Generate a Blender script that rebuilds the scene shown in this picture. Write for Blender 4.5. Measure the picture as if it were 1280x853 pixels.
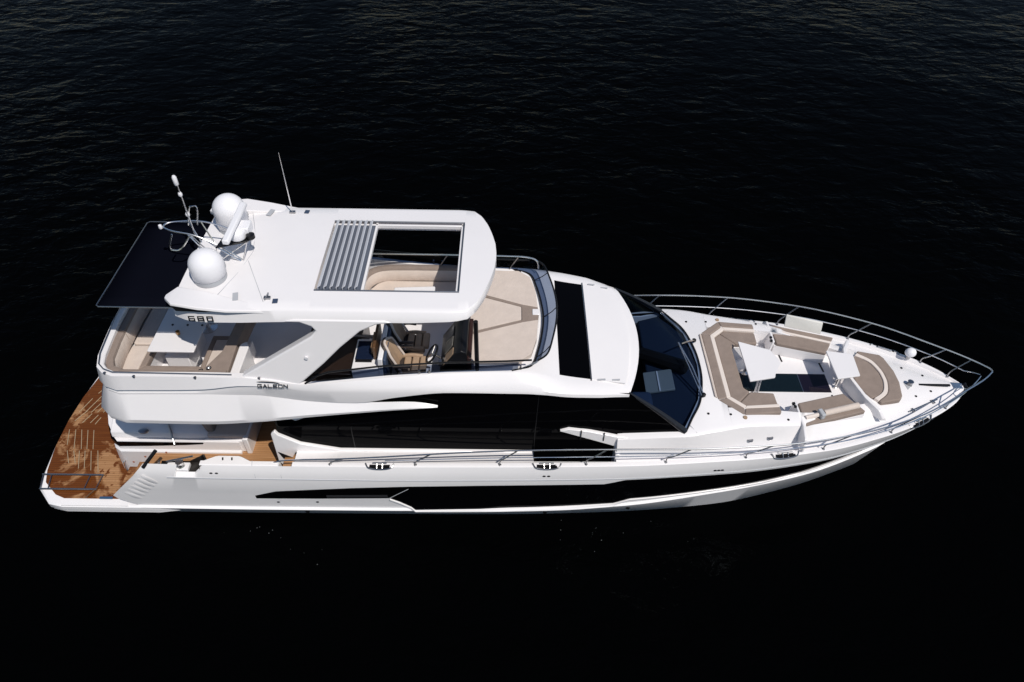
import bpy, bmesh, math, random
from mathutils import Vector, Matrix
R = math.radians
random.seed(7)
for o in list(bpy.data.objects): bpy.data.objects.remove(o)
scene = bpy.context.scene
col = scene.collection

# ------------------------------------------------------------------ camera, sky, sun, exposure
def camera_matrix(pitch, yaw, roll, pos):
    cy, sy, cp, sp = math.cos(yaw), math.sin(yaw), math.cos(pitch), math.sin(pitch)
    fw = Vector((sy*cp, cy*cp, -sp)); r = Vector((cy, -sy, 0)); u = r.cross(fw)
    cr, sr = math.cos(roll), math.sin(roll)
    r2 = r*cr + u*sr; u2 = -r*sr + u*cr
    m = Matrix((r2, u2, -fw)).transposed().to_4x4(); m.translation = Vector(pos)
    return m
cd = bpy.data.cameras.new('camera'); cam = bpy.data.objects.new('camera', cd); col.objects.link(cam)
cd.sensor_width = 36.0; cd.lens = 891/1280*36; cd.clip_end = 2000; cd.clip_start = .1
cam.matrix_world = camera_matrix(R(45.08), R(.55), R(1.2), (0, -11.38, 15.0))
scene.camera = cam
TO_SUN = Vector((.40, -.52, 1.0)).normalized()
EL = math.asin(TO_SUN.z); AZ = math.atan2(TO_SUN.x, TO_SUN.y)
w = bpy.data.worlds.new('World'); scene.world = w; w.use_nodes = True
sky = w.node_tree.nodes.new('ShaderNodeTexSky'); sky.sky_type = 'NISHITA'; sky.sun_disc = False
sky.dust_density = .2; sky.ozone_density = 1.5; sky.sun_elevation = EL; sky.sun_rotation = AZ
bg = w.node_tree.nodes['Background']; bg.inputs['Strength'].default_value = .075
w.node_tree.links.new(sky.outputs[0], bg.inputs[0])
sl = bpy.data.lights.new('sun', 'SUN'); sl.energy = 3.7; sl.angle = R(.5); sl.color = (1, .95, .885)
so = bpy.data.objects.new('sun', sl); col.objects.link(so)
so.rotation_euler = TO_SUN.to_track_quat('Z', 'Y').to_euler()
scene.view_settings.view_transform = 'Standard'; scene.view_settings.look = 'None'
scene.view_settings.exposure = 0; scene.view_settings.gamma = 1; scene.view_settings.use_curve_mapping = False
scene.render.engine = 'CYCLES'

# ------------------------------------------------------------------ materials
def mat(name, colour, rough=.4, metal=0., spec=.5, ior=1.5, coat=0., bump=0., bscale=60., var=0., vscale=3., sag=0.):
    m = bpy.data.materials.new(name); m.use_nodes = True; nt = m.node_tree; b = nt.nodes['Principled BSDF']
    b.inputs['Base Color'].default_value = (*colour, 1); b.inputs['Roughness'].default_value = rough
    b.inputs['Metallic'].default_value = metal; b.inputs['IOR'].default_value = ior; b.inputs['Specular IOR Level'].default_value = spec
    b.inputs['Coat Weight'].default_value = coat; b.inputs['Coat Roughness'].default_value = .12
    tc = nt.nodes.new('ShaderNodeTexCoord')
    if bump:
        n = nt.nodes.new('ShaderNodeTexNoise'); n.inputs['Scale'].default_value = bscale; n.inputs['Detail'].default_value = 3
        bp = nt.nodes.new('ShaderNodeBump'); bp.inputs['Strength'].default_value = bump; bp.inputs['Distance'].default_value = .01
        nt.links.new(tc.outputs['Object'], n.inputs['Vector']); nt.links.new(n.outputs['Fac'], bp.inputs['Height'])
        nt.links.new(bp.outputs['Normal'], b.inputs['Normal'])
    if sag:
        n = nt.nodes.new('ShaderNodeTexNoise'); n.inputs['Scale'].default_value = 5.5; n.inputs['Detail'].default_value = 2
        b2 = nt.nodes.new('ShaderNodeBump'); b2.inputs['Strength'].default_value = sag; b2.inputs['Distance'].default_value = .05
        nt.links.new(tc.outputs['Object'], n.inputs['Vector']); nt.links.new(n.outputs['Fac'], b2.inputs['Height'])
        nt.links.new(bp.outputs['Normal'], b2.inputs['Normal']); nt.links.new(b2.outputs['Normal'], b.inputs['Normal'])
    if var:
        n = nt.nodes.new('ShaderNodeTexNoise'); n.inputs['Scale'].default_value = vscale; n.inputs['Detail'].default_value = 5
        rp = nt.nodes.new('ShaderNodeValToRGB')
        rp.color_ramp.elements[0].position = .3; rp.color_ramp.elements[1].position = .7
        rp.color_ramp.elements[0].color = (*[c*(1-var) for c in colour], 1); rp.color_ramp.elements[1].color = (*[min(1, c*(1+var)) for c in colour], 1)
        nt.links.new(tc.outputs['Object'], n.inputs['Vector']); nt.links.new(n.outputs['Fac'], rp.inputs['Fac'])
        nt.links.new(rp.outputs['Color'], b.inputs['Base Color'])
    return m
WHITE = mat('white_gelcoat', (.80, .775, .775), .32, coat=.25, var=.012, vscale=1.2)
HULLW = mat('hull_gelcoat', (.86, .835, .83), .25, coat=.4, var=.015, vscale=.8)
NONSKID = mat('nonskid_white', (.80, .775, .785), .6, bump=.15, bscale=140, var=.02)
GREYW = mat('grey_plastic', (.42, .43, .45), .45)
BLACKG = mat('black_glass', (.0015, .0015, .002), .05, spec=.4, ior=1.14)
BLACK = mat('black_trim', (.006, .006, .007), .35, spec=.3)
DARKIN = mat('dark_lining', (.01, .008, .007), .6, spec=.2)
AWN = mat('awning_fabric', (.0035, .004, .0075), .9, spec=.0, bump=.15, bscale=30)
TAUPE = mat('taupe_fabric', (.262, .208, .177), .85, spec=.15, bump=.25, bscale=220, var=.06, vscale=5, sag=.3)
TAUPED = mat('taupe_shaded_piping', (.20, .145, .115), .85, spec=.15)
CREAM = mat('cream_fabric', (.60, .515, .455), .8, spec=.15, bump=.2, bscale=220, var=.04, vscale=4, sag=.25)
PALE = mat('pale_cream_stripe', (.72, .64, .58), .8, spec=.15, bump=.2, bscale=220)
LEATHER = mat('tan_leather', (.36, .25, .165), .5, spec=.3, bump=.2, bscale=120, var=.08, vscale=8)
LEATHERD = mat('dark_brown_leather', (.055, .042, .036), .5, spec=.3, bump=.2, bscale=120)
STEEL = mat('polished_steel', (.82, .81, .80), .24, metal=1)
STEELD = mat('brushed_steel', (.35, .35, .36), .3, metal=1)
DOME = mat('dome_white', (.80, .79, .81), .4)
WOODD = mat('dark_wood', (.10, .05, .022), .35, var=.2, vscale=9)
BLUEP = mat('blue_plastic', (.03, .075, .15), .4)
REDL = mat('red_reflector', (.35, .12, .07), .4)

def glass(name, tint, ior, refl=(.9, .95, 1), rough=.02):
    m = bpy.data.materials.new(name); m.use_nodes = True; nt = m.node_tree; nt.nodes.clear()
    out = nt.nodes.new('ShaderNodeOutputMaterial'); mx = nt.nodes.new('ShaderNodeMixShader')
    tr = nt.nodes.new('ShaderNodeBsdfTransparent'); gl = nt.nodes.new('ShaderNodeBsdfGlossy'); lw = nt.nodes.new('ShaderNodeLayerWeight'); lw.inputs['Blend'].default_value = .5; pw = nt.nodes.new('ShaderNodeMath'); pw.operation = 'POWER'; pw.inputs[1].default_value = 5.5; fr = nt.nodes.new('ShaderNodeMapRange')
    tr.inputs['Color'].default_value = (*tint, 1); gl.inputs['Roughness'].default_value = rough; gl.inputs['Color'].default_value = (*refl, 1)
    fr.inputs['To Min'].default_value = ior; fr.inputs['To Max'].default_value = 1; nt.links.new(lw.outputs['Facing'], pw.inputs[0]); nt.links.new(pw.outputs[0], fr.inputs['Value'])
    nt.links.new(fr.outputs[0], mx.inputs[0]); nt.links.new(tr.outputs[0], mx.inputs[1]); nt.links.new(gl.outputs[0], mx.inputs[2])
    nt.links.new(mx.outputs[0], out.inputs[0])
    return m
SHIELD = glass('windshield_glass', (.40, .48, .60), .010, (.10, .13, .17))
SMOKE = glass('smoked_glass', (.27, .32, .42), .02, (.5, .55, .6))

def teak():
    m = bpy.data.materials.new('teak_deck'); m.use_nodes = True; nt = m.node_tree; b = nt.nodes['Principled BSDF']; N = nt.nodes.new; L = nt.links.new
    tc = N('ShaderNodeTexCoord'); mp = N('ShaderNodeMapping'); mp.inputs['Scale'].default_value = (.5, 12, 12); L(tc.outputs['Object'], mp.inputs['Vector'])
    g = N('ShaderNodeTexNoise'); g.inputs['Scale'].default_value = 2.5; g.inputs['Detail'].default_value = 6; L(mp.outputs[0], g.inputs['Vector'])
    rp = N('ShaderNodeValToRGB'); e = rp.color_ramp.elements
    e[0].position = .3; e[0].color = (.30, .145, .055, 1); e[1].position = .7; e[1].color = (.42, .225, .105, 1); L(g.outputs['Fac'], rp.inputs['Fac'])
    wv = N('ShaderNodeTexWave'); wv.wave_type = 'BANDS'; wv.bands_direction = 'Y'; wv.inputs['Scale'].default_value = 5.2; L(tc.outputs['Object'], wv.inputs['Vector'])
    cr = N('ShaderNodeValToRGB'); cr.color_ramp.elements[0].position = .0; cr.color_ramp.elements[0].color = (.30, .27, .24, 1); cr.color_ramp.elements[1].position = .09; cr.color_ramp.elements[1].color = (1, 1, 1, 1)
    L(wv.outputs['Fac'], cr.inputs['Fac'])
    mu = N('ShaderNodeMix'); mu.data_type = 'RGBA'; mu.blend_type = 'MULTIPLY'; mu.inputs[0].default_value = .7; L(rp.outputs[0], mu.inputs[6]); L(cr.outputs[0], mu.inputs[7])
    # water lying on the planks: dark, glossy patches with ragged rims
    wn = N('ShaderNodeTexNoise'); wn.inputs['Scale'].default_value = 1.15; wn.inputs['Detail'].default_value = 7; wn.inputs['Roughness'].default_value = .62; wn.inputs['Distortion'].default_value = .5
    L(tc.outputs['Object'], wn.inputs['Vector'])
    wr = N('ShaderNodeValToRGB'); wr.color_ramp.elements[0].position = .43; wr.color_ramp.elements[1].position = .50; L(wn.outputs['Fac'], wr.inputs['Fac'])
    # only the bathing platform is splashed
    sx = N('ShaderNodeSeparateXYZ'); L(tc.outputs['Object'], sx.inputs[0])
    gx = N('ShaderNodeMapRange'); gx.inputs['From Min'].default_value = -8.4; gx.inputs['From Max'].default_value = -8.9; L(sx.outputs['X'], gx.inputs['Value'])
    dn = N('ShaderNodeTexNoise'); dn.inputs['Scale'].default_value = 7.5; dn.inputs['Detail'].default_value = 3; L(tc.outputs['Object'], dn.inputs['Vector'])
    dr = N('ShaderNodeValToRGB'); dr.color_ramp.elements[0].position = .60; dr.color_ramp.elements[1].position = .64; L(dn.outputs['Fac'], dr.inputs['Fac'])
    mxw = N('ShaderNodeMath'); mxw.operation = 'MAXIMUM'; L(wr.outputs['Color'], mxw.inputs[0]); L(dr.outputs['Color'], mxw.inputs[1])
    wm = N('ShaderNodeMath'); wm.operation = 'MULTIPLY'; L(mxw.outputs[0], wm.inputs[0]); L(gx.outputs[0], wm.inputs[1])
    wet = N('ShaderNodeMix'); wet.data_type = 'RGBA'; wet.blend_type = 'MULTIPLY'; L(wm.outputs[0], wet.inputs[0]); L(mu.outputs[2], wet.inputs[6]); wet.inputs[7].default_value = (.36, .205, .07, 1)
    L(wet.outputs[2], b.inputs['Base Color'])
    ro = N('ShaderNodeMapRange'); ro.inputs['To Min'].default_value = .55; ro.inputs['To Max'].default_value = .12; L(wm.outputs[0], ro.inputs['Value']); L(ro.outputs[0], b.inputs['Roughness'])
    bp = N('ShaderNodeBump'); bp.inputs['Strength'].default_value = .25; bp.inputs['Distance'].default_value = .004; L(cr.outputs[0], bp.inputs['Height']); L(bp.outputs[0], b.inputs['Normal'])
    return m
TEAK = teak()

def sea():
    m = bpy.data.materials.new('dark_sea'); m.use_nodes = True; nt = m.node_tree; b = nt.nodes['Principled BSDF']; N = nt.nodes.new; L = nt.links.new
    b.inputs['Base Color'].default_value = (.0006, .0007, .0008, 1); b.inputs['Roughness'].default_value = .075
    b.inputs['IOR'].default_value = 1.10; b.inputs['Specular IOR Level'].default_value = .12; b.inputs['Specular Tint'].default_value = (.72, .88, 1, 1)
    tc = N('ShaderNodeTexCoord')
    gn = N('ShaderNodeTexNoise'); gn.inputs['Scale'].default_value = .07; gn.inputs['Detail'].default_value = 3; gn.inputs['Distortion'].default_value = .8; L(tc.outputs['Object'], gn.inputs['Vector'])
    gm = N('ShaderNodeMapRange'); gm.inputs['From Min'].default_value = .35; gm.inputs['From Max'].default_value = .65; gm.inputs['To Min'].default_value = .45; gm.inputs['To Max'].default_value = 1.35; L(gn.outputs['Fac'], gm.inputs['Value'])
    prev = None
    for sc, st, dist, det, asp in ((.3, .35, .5, 2, .7), (1.5, .6, .20, 4, .6), (4.2, .30, .06, 4, .75)):
        mp = N('ShaderNodeMapping'); mp.inputs['Scale'].default_value = (asp, 1, 1); mp.inputs['Rotation'].default_value = (0, 0, R(-14)); L(tc.outputs['Object'], mp.inputs['Vector'])
        n = N('ShaderNodeTexNoise'); n.inputs['Scale'].default_value = sc; n.inputs['Detail'].default_value = det; n.inputs['Distortion'].default_value = .4; L(mp.outputs[0], n.inputs['Vector'])
        bp = N('ShaderNodeBump'); bp.inputs['Distance'].default_value = dist; gs = N('ShaderNodeMath'); gs.operation = 'MULTIPLY'; gs.inputs[1].default_value = st; L(gm.outputs[0], gs.inputs[0]); L(gs.outputs[0], bp.inputs['Strength']); L(n.outputs['Fac'], bp.inputs['Height'])
        if prev: L(prev.outputs[0], bp.inputs['Normal'])
        prev = bp
    L(prev.outputs[0], b.inputs['Normal'])
    return m
SEA = sea()

# ------------------------------------------------------------------ mesh helpers
def pch(xs, ys, x):
    n = len(xs)
    if x <= xs[0]: return ys[0]
    if x >= xs[-1]: return ys[-1]
    i = 0
    while x > xs[i+1]: i += 1
    d = [(ys[k+1]-ys[k])/(xs[k+1]-xs[k]) for k in range(n-1)]
    def m(k):
        if k == 0: return d[0]
        if k == n-1: return d[-1]
        return 0. if d[k-1]*d[k] <= 0 else 2*d[k-1]*d[k]/(d[k-1]+d[k])
    h = xs[i+1]-xs[i]; t = (x-xs[i])/h
    return (2*t**3-3*t*t+1)*ys[i]+(t**3-2*t*t+t)*h*m(i)+(-2*t**3+3*t*t)*ys[i+1]+(t**3-t*t)*h*m(i+1)
def frange(a, b, n): return [a+(b-a)*i/n for i in range(n+1)]
def spline(pts, n=6, closed=False):
    P = [Vector(p) for p in pts]; out = []; k = len(P)
    for i in range(k if closed else k-1):
        a = P[(i-1) % k] if closed or i > 0 else P[0]; b = P[i]; c = P[(i+1) % k]; d = P[(i+2) % k] if closed or i+2 < k else P[-1]
        for j in range(n):
            t = j/n
            out.append(.5*((2*b)+(c-a)*t+(2*a-5*b+4*c-d)*t*t+(3*b-a-3*c+d)*t**3))
    if not closed: out.append(P[-1])
    return out
def fillet(pts, r, n=4):
    """round the corners of a closed 2-D outline; r a number or one per corner"""
    out = []; k = len(pts)
    for i, p in enumerate(pts):
        rr = r[i] if isinstance(r, (list, tuple)) else r
        p = Vector(p[:2]); a = (Vector(pts[i-1][:2])-p); b = (Vector(pts[(i+1) % k][:2])-p)
        la, lb = a.length, b.length; d = min(rr, la*.48, lb*.48)
        if d < 1e-4: out.append(tuple(p)); continue
        A = p+a/la*d; B = p+b/lb*d
        for j in range(n+1):
            t = j/n; out.append(tuple((1-t)**2*A+2*t*(1-t)*p+t*t*B))
    return out
class MB:
    def __init__(s): s.v = []; s.f = []; s.mi = []; s.k = 0
    def add(s, vs, fs):
        o = len(s.v); s.v += [tuple(v) for v in vs]; s.f += [tuple(o+i for i in f) for f in fs]; s.mi += [s.k]*len(fs); return s
    def poly(s, pts): return s.add(pts, [range(len(pts))])
    def prism(s, out, z0, z1):
        """closed outline (x,y), z a number or f(x,y)"""
        f0 = z0 if callable(z0) else (lambda x, y: z0); f1 = z1 if callable(z1) else (lambda x, y: z1)
        n = len(out)
        return s.add([(p[0], p[1], f0(p[0], p[1])) for p in out]+[(p[0], p[1], f1(p[0], p[1])) for p in out],
                     [list(range(n-1, -1, -1)), list(range(n, 2*n))]+[(i, (i+1) % n, n+(i+1) % n, n+i) for i in range(n)])
    def slab(s, pts, d):
        """closed planar outline of 3-D points thickened by vector d"""
        n = len(pts); d = Vector(d)
        return s.add(list(pts)+[tuple(Vector(p)+d) for p in pts], [list(range(n-1, -1, -1)), list(range(n, 2*n))]+[(i, (i+1) % n, n+(i+1) % n, n+i) for i in range(n)])
    def loft(s, rings, closed=False, caps=False, wrap=False):
        n = len(rings[0]); vs = [p for r in rings for p in r]; fs = []; m = len(rings)
        for i in range(m if wrap else m-1):
            for j in range(n if closed else n-1):
                a, b = i*n, ((i+1) % m)*n
                fs.append((a+j, a+(j+1) % n, b+(j+1) % n, b+j))
        if caps: fs += [list(range(n-1, -1, -1)), [(m-1)*n+j for j in range(n)]]
        return s.add(vs, fs)
    def tube(s, pts, r, n=8, closed=False, flat=None):
        P = [Vector(p) for p in pts]; k = len(P); rings = []; up = None
        for i in range(k):
            t = (P[(i+1) % k]-P[i-1]) if closed or 0 < i < k-1 else (P[1]-P[0] if i == 0 else P[-1]-P[-2])
            t.normalize()
            if up is None: up = t.orthogonal().normalized()
            up = (up-t*up.dot(t)).normalized(); w_ = t.cross(up)
            rr = r[i] if isinstance(r, (list, tuple)) else r
            rings.append([P[i]+(up*math.cos(2*math.pi*j/n)+w_*math.sin(2*math.pi*j/n))*rr for j in range(n)])
        return s.loft(rings, True, not closed, closed)
    def box(s, c, d, rz=0, ry=0, rx=0):
        m = Matrix.Rotation(rz, 3, 'Z') @ Matrix.Rotation(ry, 3, 'Y') @ Matrix.Rotation(rx, 3, 'X'); C = Vector(c)
        vs = [C+m @ Vector((sx*d[0]/2, sy*d[1]/2, sz*d[2]/2)) for sx in (-1, 1) for sy in (-1, 1) for sz in (-1, 1)]
        return s.add(vs, [(0, 1, 3, 2), (4, 6, 7, 5), (0, 4, 5, 1), (2, 3, 7, 6), (0, 2, 6, 4), (1, 5, 7, 3)])
    def lathe(s, prof, c, n=24, axis='z', sx=1, sy=1):
        rings = []
        for r, z in prof:
            ring = []
            for j in range(n):
                a = 2*math.pi*j/n; p = (r*math.cos(a)*sx, r*math.sin(a)*sy, z)
                if axis == 'y': p = (p[0], p[2], p[1])
                if axis == 'x': p = (p[2], p[0], p[1])
                ring.append((c[0]+p[0], c[1]+p[1], c[2]+p[2]))
            rings.append(ring)
        return s.loft(rings, True, True)
    def mirror(s):
        o = len(s.v); nf = len(s.f)
        s.v += [(x, -y, z) for x, y, z in s.v[:o]]
        s.f += [tuple(reversed([o+i for i in f])) for f in s.f[:nf]]; s.mi += s.mi[:nf]; return s
    def build(s, name, m, parent=None, bevel=0, seg=2, smooth=38, sub=0, label=None, solid=0):
        me = bpy.data.meshes.new(name); me.from_pydata(s.v, [], s.f)
        bm = bmesh.new(); bm.from_mesh(me)
        for f, k in zip(bm.faces, s.mi): f.material_index = k
        bmesh.ops.remove_doubles(bm, verts=bm.verts, dist=1e-5)
        bmesh.ops.recalc_face_normals(bm, faces=bm.faces); bm.to_mesh(me); bm.free()
        for mm in (m if isinstance(m, (list, tuple)) else [m]): me.materials.append(mm)
        o = bpy.data.objects.new(name, me); col.objects.link(o)
        if parent: o.parent = parent
        if solid:
            b = o.modifiers.new('thickness', 'SOLIDIFY'); b.thickness = solid; b.offset = 0
        if bevel:
            b = o.modifiers.new('bevel', 'BEVEL'); b.width = bevel; b.segments = seg; b.limit_method = 'ANGLE'; b.angle_limit = R(35)
        if sub:
            b = o.modifiers.new('subdiv', 'SUBSURF'); b.levels = sub; b.render_levels = sub
        if smooth:
            me.polygons.foreach_set('use_smooth', [True]*len(me.polygons))
            if not sub: me.set_sharp_from_angle(angle=R(smooth if not bevel else 60))
        if label: o['label'] = label
        return o
def pair(mb, name, m, parent=None, **k):
    a = mb.build(name, m, parent, **k); mb.v = [(x, -y, z) for x, y, z in mb.v]; mb.build(name, m, parent, **k); return a
def mir(pts): return [(x, -y) for x, y in reversed(pts)]

# ------------------------------------------------------------------ the sea
mb = MB(); n = 8
mb.poly([(-600, -300, 0), (600, -300, 0), (600, 900, 0), (-600, 900, 0)])
water = mb.build('water', SEA, smooth=0); water['kind'] = 'structure'

# ------------------------------------------------------------------ the yacht
yacht = bpy.data.objects.new('yacht', None); col.objects.link(yacht); yacht.empty_display_size = .5
yacht['label'] = 'white flybridge motor yacht with black side windows and teak stern platform on dark water'
yacht['category'] = 'yacht'
Y = yacht
HX=[-9.0,-6.0,-3.0,0.0,2.5,5.0,7.0,8.5,9.7,10.5,11.0]
GY=[2.40,2.44,2.45,2.43,2.40,2.28,2.03,1.60,1.08,0.58,0.10]
GZ=[2.08,2.10,2.12,2.15,2.20,2.30,2.34,2.34,2.32,2.28,2.22]
RY=[2.50,2.54,2.54,2.50,2.45,2.30,1.98,1.50,0.95,0.45,0.06]
RZ=[1.75,1.75,1.75,1.76,1.80,1.90,1.93,1.92,1.95,2.0,2.08]
KY=[2.49,2.50,2.49,2.46,2.38,2.12,1.75,1.24,0.70,0.27,0.03]
KZ=[0.44,0.44,0.44,0.47,0.56,0.82,1.02,1.20,1.38,1.58,1.80]
WY=[2.31,2.31,2.30,2.27,2.17,1.92,1.42,0.86,0.34,0.06,0.0]
def sec(x):
    """half section at x from below the water to the gunwale: (y,z)"""
    g=(pch(HX,GY,x),pch(HX,GZ,x)); r=(pch(HX,RY,x),pch(HX,RZ,x)); k=(pch(HX,KY,x),pch(HX,KZ,x)); w=pch(HX,WY,x)
    ins=min(.05,k[0]*.4)
    return [(max(0,w-.5),-.5),(w,0.0),k,(k[0]-ins,k[1]+.045),((k[0]-ins)*.45+r[0]*.55-.01,k[1]*.45+r[1]*.55),r,(r[0]*.35+g[0]*.65+.01,r[1]*.35+g[1]*.65),g]
def hull_y(x,z):
    s=sec(x)
    for a,b in zip(s,s[1:]):
        if a[1]<=z<=b[1] and b[1]>a[1]:
            t=(z-a[1])/(b[1]-a[1]); return a[0]+(b[0]-a[0])*t
    return s[-1][0]
def notch(x):
    if x <= -7.64 or x >= -6.62: return 0
    if x < -7.58: return .26*(x+7.64)/.06
    if x > -6.95: return .26*(-6.62-x)/.33
    return .26
def xe(z): return -8.95+.90*(z-.86) if z > .86 else -8.95+1.5*max(0, .86-z)**1.25      # raked after edge of the quarter
# ---- hull shell
def hull_mesh():
    xs = sorted(set([round(v, 3) for v in frange(-9, -5, 24)]+[-7.64, -7.58, -6.95, -6.62]+frange(-5, 11, 76)))
    mb = MB(); rings = []
    for s in xs:
        S = sec(s); nz = notch(s); ring = []
        for i, (y, z) in enumerate(S):
            if i == 4 and s < -6.4:
                for t in (.2, .4, .6, .8):
                    yy, zz = S[3][0]+(y-S[3][0])*t, S[3][1]+(z-S[3][1])*t; ring.append((s+(xe(zz)+9)*(-6.5-s)/2.5 if s < -6.5 else s, -yy, zz))
            elif i == 4:
                for t in (.2, .4, .6, .8): ring.append((s, -(S[3][0]+(y-S[3][0])*t), S[3][1]+(z-S[3][1])*t))
            if i >= 6: z = min(z, S[7][1]-nz) if i == 7 else min(z, S[7][1]-nz-.02)
            if s > 9.0 and i < 4: x = s-(s-9.0)*(.68, .55, .27, .26)[i]
            else: x = s
            if s < -6.5: x = s+(xe(z)+9)*(-6.5-s)/2.5
            ring.append((x, -y, z))
        rings.append(ring)
    mb.loft(rings)
    mb.mirror()
    n = len(rings[0]); a = rings[0]
    for i in range(n-1): mb.add([a[i], a[i+1], (a[i+1][0], -a[i+1][1], a[i+1][2]), (a[i][0], -a[i][1], a[i][2])], [(0, 1, 2, 3)]) if a[i+1][2] < .5 else None
    return mb
hull = hull_mesh().build('hull', HULLW, Y, smooth=30)

def side_strip(xs, lo, up, off, nz=4):
    """panel lying on the hull side between two lines z = lo(x), up(x)"""
    mb = MB(); rings = []
    for x in xs:
        a, b = lo(x), up(x); rings.append([(x, -(hull_y(x, a+(b-a)*j/nz)+off), a+(b-a)*j/nz) for j in range(nz+1)])
    ins = [[(x, -(hull_y(x, z)-.02), z) for (x, y, z) in (r[0], r[-1])] for r in rings]
    full = [[i[0]]+r+[i[1]] for r, i in zip(rings, ins)]
    mb.loft(full, False); mb.poly(full[0]); mb.poly(full[-1]); return mb
UPX = [-5.66, -5.14, -3.41, -2.16, -.56, 1.22, 2.2, 2.42, 2.65, 3.68, 4.77, 5.86, 6.63, 7.28, 8.2]
UPZ = [1.00, 1.20, 1.39, 1.48, 1.52, 1.55, 1.56, 1.64, 1.74, 1.79, 1.80, 1.81, 1.80, 1.79, 1.76]
LOX = [-5.66, -4.22, -2.62, -2.4, -2.07, -.58, 1.28, 2.51, 2.88, 4.05, 5.0, 5.96, 6.92, 7.72, 8.2]
LOZ = [.88, .90, .95, .78, .46, .49, .57, .65, .84, .90, .95, 1.02, 1.16, 1.45, 1.70]
def lin(xs, ys, x):
    for i in range(len(xs)-1):
        if x <= xs[i+1]: return ys[i]+(ys[i+1]-ys[i])*max(0, (x-xs[i]))/(xs[i+1]-xs[i])
    return ys[-1]
up = lambda x: lin(UPX, UPZ, x)
lo = lambda x: lin(LOX, LOZ, x)
wx = sorted(set(frange(-5.66, 8.2, 60)+UPX+LOX+[-2.405, -2.375, 2.385, 2.4]))
for sgn in (1, -1):
    def fl(mb):
        if sgn < 0: mb.v = [(x, -y, z) for x, y, z in mb.v]
        return mb
    hw = fl(side_strip([x for x in wx if x <= -2.374], lo, up, .008)).build('hull_window', BLACKG, hull, smooth=30)
    fl(side_strip([x for x in wx if x >= -2.3751 and x <= 2.386], lo, up, .008)).build('hull_window', BLACKG, hull, smooth=30)
    fl(side_strip([x for x in wx if x >= 2.3849], lo, up, .008)).build('hull_window', BLACKG, hull, smooth=30)
    jt = MB(); jt.tube([(-2.62+.46*t, -(hull_y(-2.62+.46*t, .96+.42*t)+.010), .96+.42*t) for t in frange(0, 1, 6)], .009, 5); fl(jt).build('window_joint', GREYW, hull)
    # bright ledge under the glass, standing proud of the side
    lx = [x for x in wx if x >= -2.62]
    fl(side_strip(lx, lambda x: lo(x)-.075, lambda x: lo(x)-.012, .035, 2)).build('window_ledge', HULLW, hull, bevel=.008)
    rr = MB(); rr.tube([(x, -(hull_y(x, pch(HX, RZ, x))+.002), pch(HX, RZ, x)) for x in frange(-7.4, 10.7, 70)], .012, 6)
    fl(rr).build('rubbing_strake', GREYW, hull)
    # grey recessed shelf inside the after window
    fl(side_strip([x for x in wx if -4.1 <= x <= -2.65], lambda x: lo(x)+.05, lambda x: lo(x)+.15, .011, 2)).build('window_blind', mat('grey_blind', (.03, .03, .033), .3), hw)
    for (x, z) in ((-4.62, .28), (2.9, .35), (.95, .2)):
        dm = MB(); dm.lathe([(.03, 0), (.05, .012), (.05, .03), (0, .03)], (x, hull_y(x, z)-.012, z), 12, 'y'); fl_ = -1 if sgn > 0 else 1
        dm.v = [(a, fl_*b, c) for a, b, c in dm.v]; dm.build('drain_outlet', BLACK, hull)
    for (x, z) in ((-6.4, 1.9), (-6.28, 1.9), (.85, 1.9), (.95, 1.9), (4.6, 2.0), (4.68, 2.0), (4.76, 2.0), (-5.2, .72), (-4.3, .74)):
        dm = MB(); dm.lathe([(.022, 0), (.022, .012), (0, .014)], (x, hull_y(x, z), z), 8, 'y', 1.6); dm.v = [(a, fl_*b, c) for a, b, c in dm.v]
        dm.build('vent_grommet', BLACK, hull)

# ---- raked quarter with moulded gills
gl = MB()
for i in range(6):
    t = i/5
    A = (-7.95+(-8.60+7.95)*t, 1.78+(1.04-1.78)*t); B = (-7.70+(-8.30+7.70)*t, 1.49+(.78-1.49)*t)
    ring0 = []; 
    for j in range(9):
        u = j/8; x = A[0]+(B[0]-A[0])*u; z = A[1]+(B[1]-A[1])*u; wd = .050*math.sin(math.pi*(.12+.76*u))+.012
        y = hull_y(x, z)
        dx, dz = .58, .81
        nx, nz = -.62, -.78
        px, pz = .8, -.6
        ring0.append([(x-dz*0-wd*.72, -(hull_y(x, z)+.004), z-wd*.9), (x-wd*.35, -(y+.022*math.sin(math.pi*u)+.006), z-wd*.45), (x+wd*.72, -(hull_y(x, z+wd)+.004), z+wd*.9)])
    gl.loft(ring0)
pair(gl, 'quarter_gills', HULLW, hull, smooth=50)

# ---- stern platform
def plat_outline(ins):
    o = [(-7.3, -2.36+ins), (-8.1, -2.47+ins), (-10.28+ins*.3, -2.47+ins), (-10.62+ins*.5, -2.40+ins), (-11.0+ins, -2.02+ins*.5)]
    o += [(-11.12+ins, -1.55), (-11.21+ins, -.8), (-11.25+ins, 0)]
    return o+[(x, -y) for x, y in reversed(o[:-1])]
pb = MB()
pb.loft([[(x, y, z) for x, y in plat_outline(i)] for i, z in ((.16, -.3), (.14, .12), (.03, .16), (.03, .26), (.0, .28), (.0, .40), (.04, .44))], True, True)
plat = pb.build('swim_platform', HULLW, Y, smooth=35)
tk = [(-8.0, -2.27), (-10.30, -2.27), (-10.55, -2.17), (-10.93, -1.84), (-11.05, -1.5), (-11.17, -.8), (-11.21, 0)]; tk = tk+[(x, -y) for x, y in reversed(tk[:-1])]
tb = MB(); tb.prism(tk, .43, .456); tb.build('teak_planking', TEAK, plat)
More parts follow.
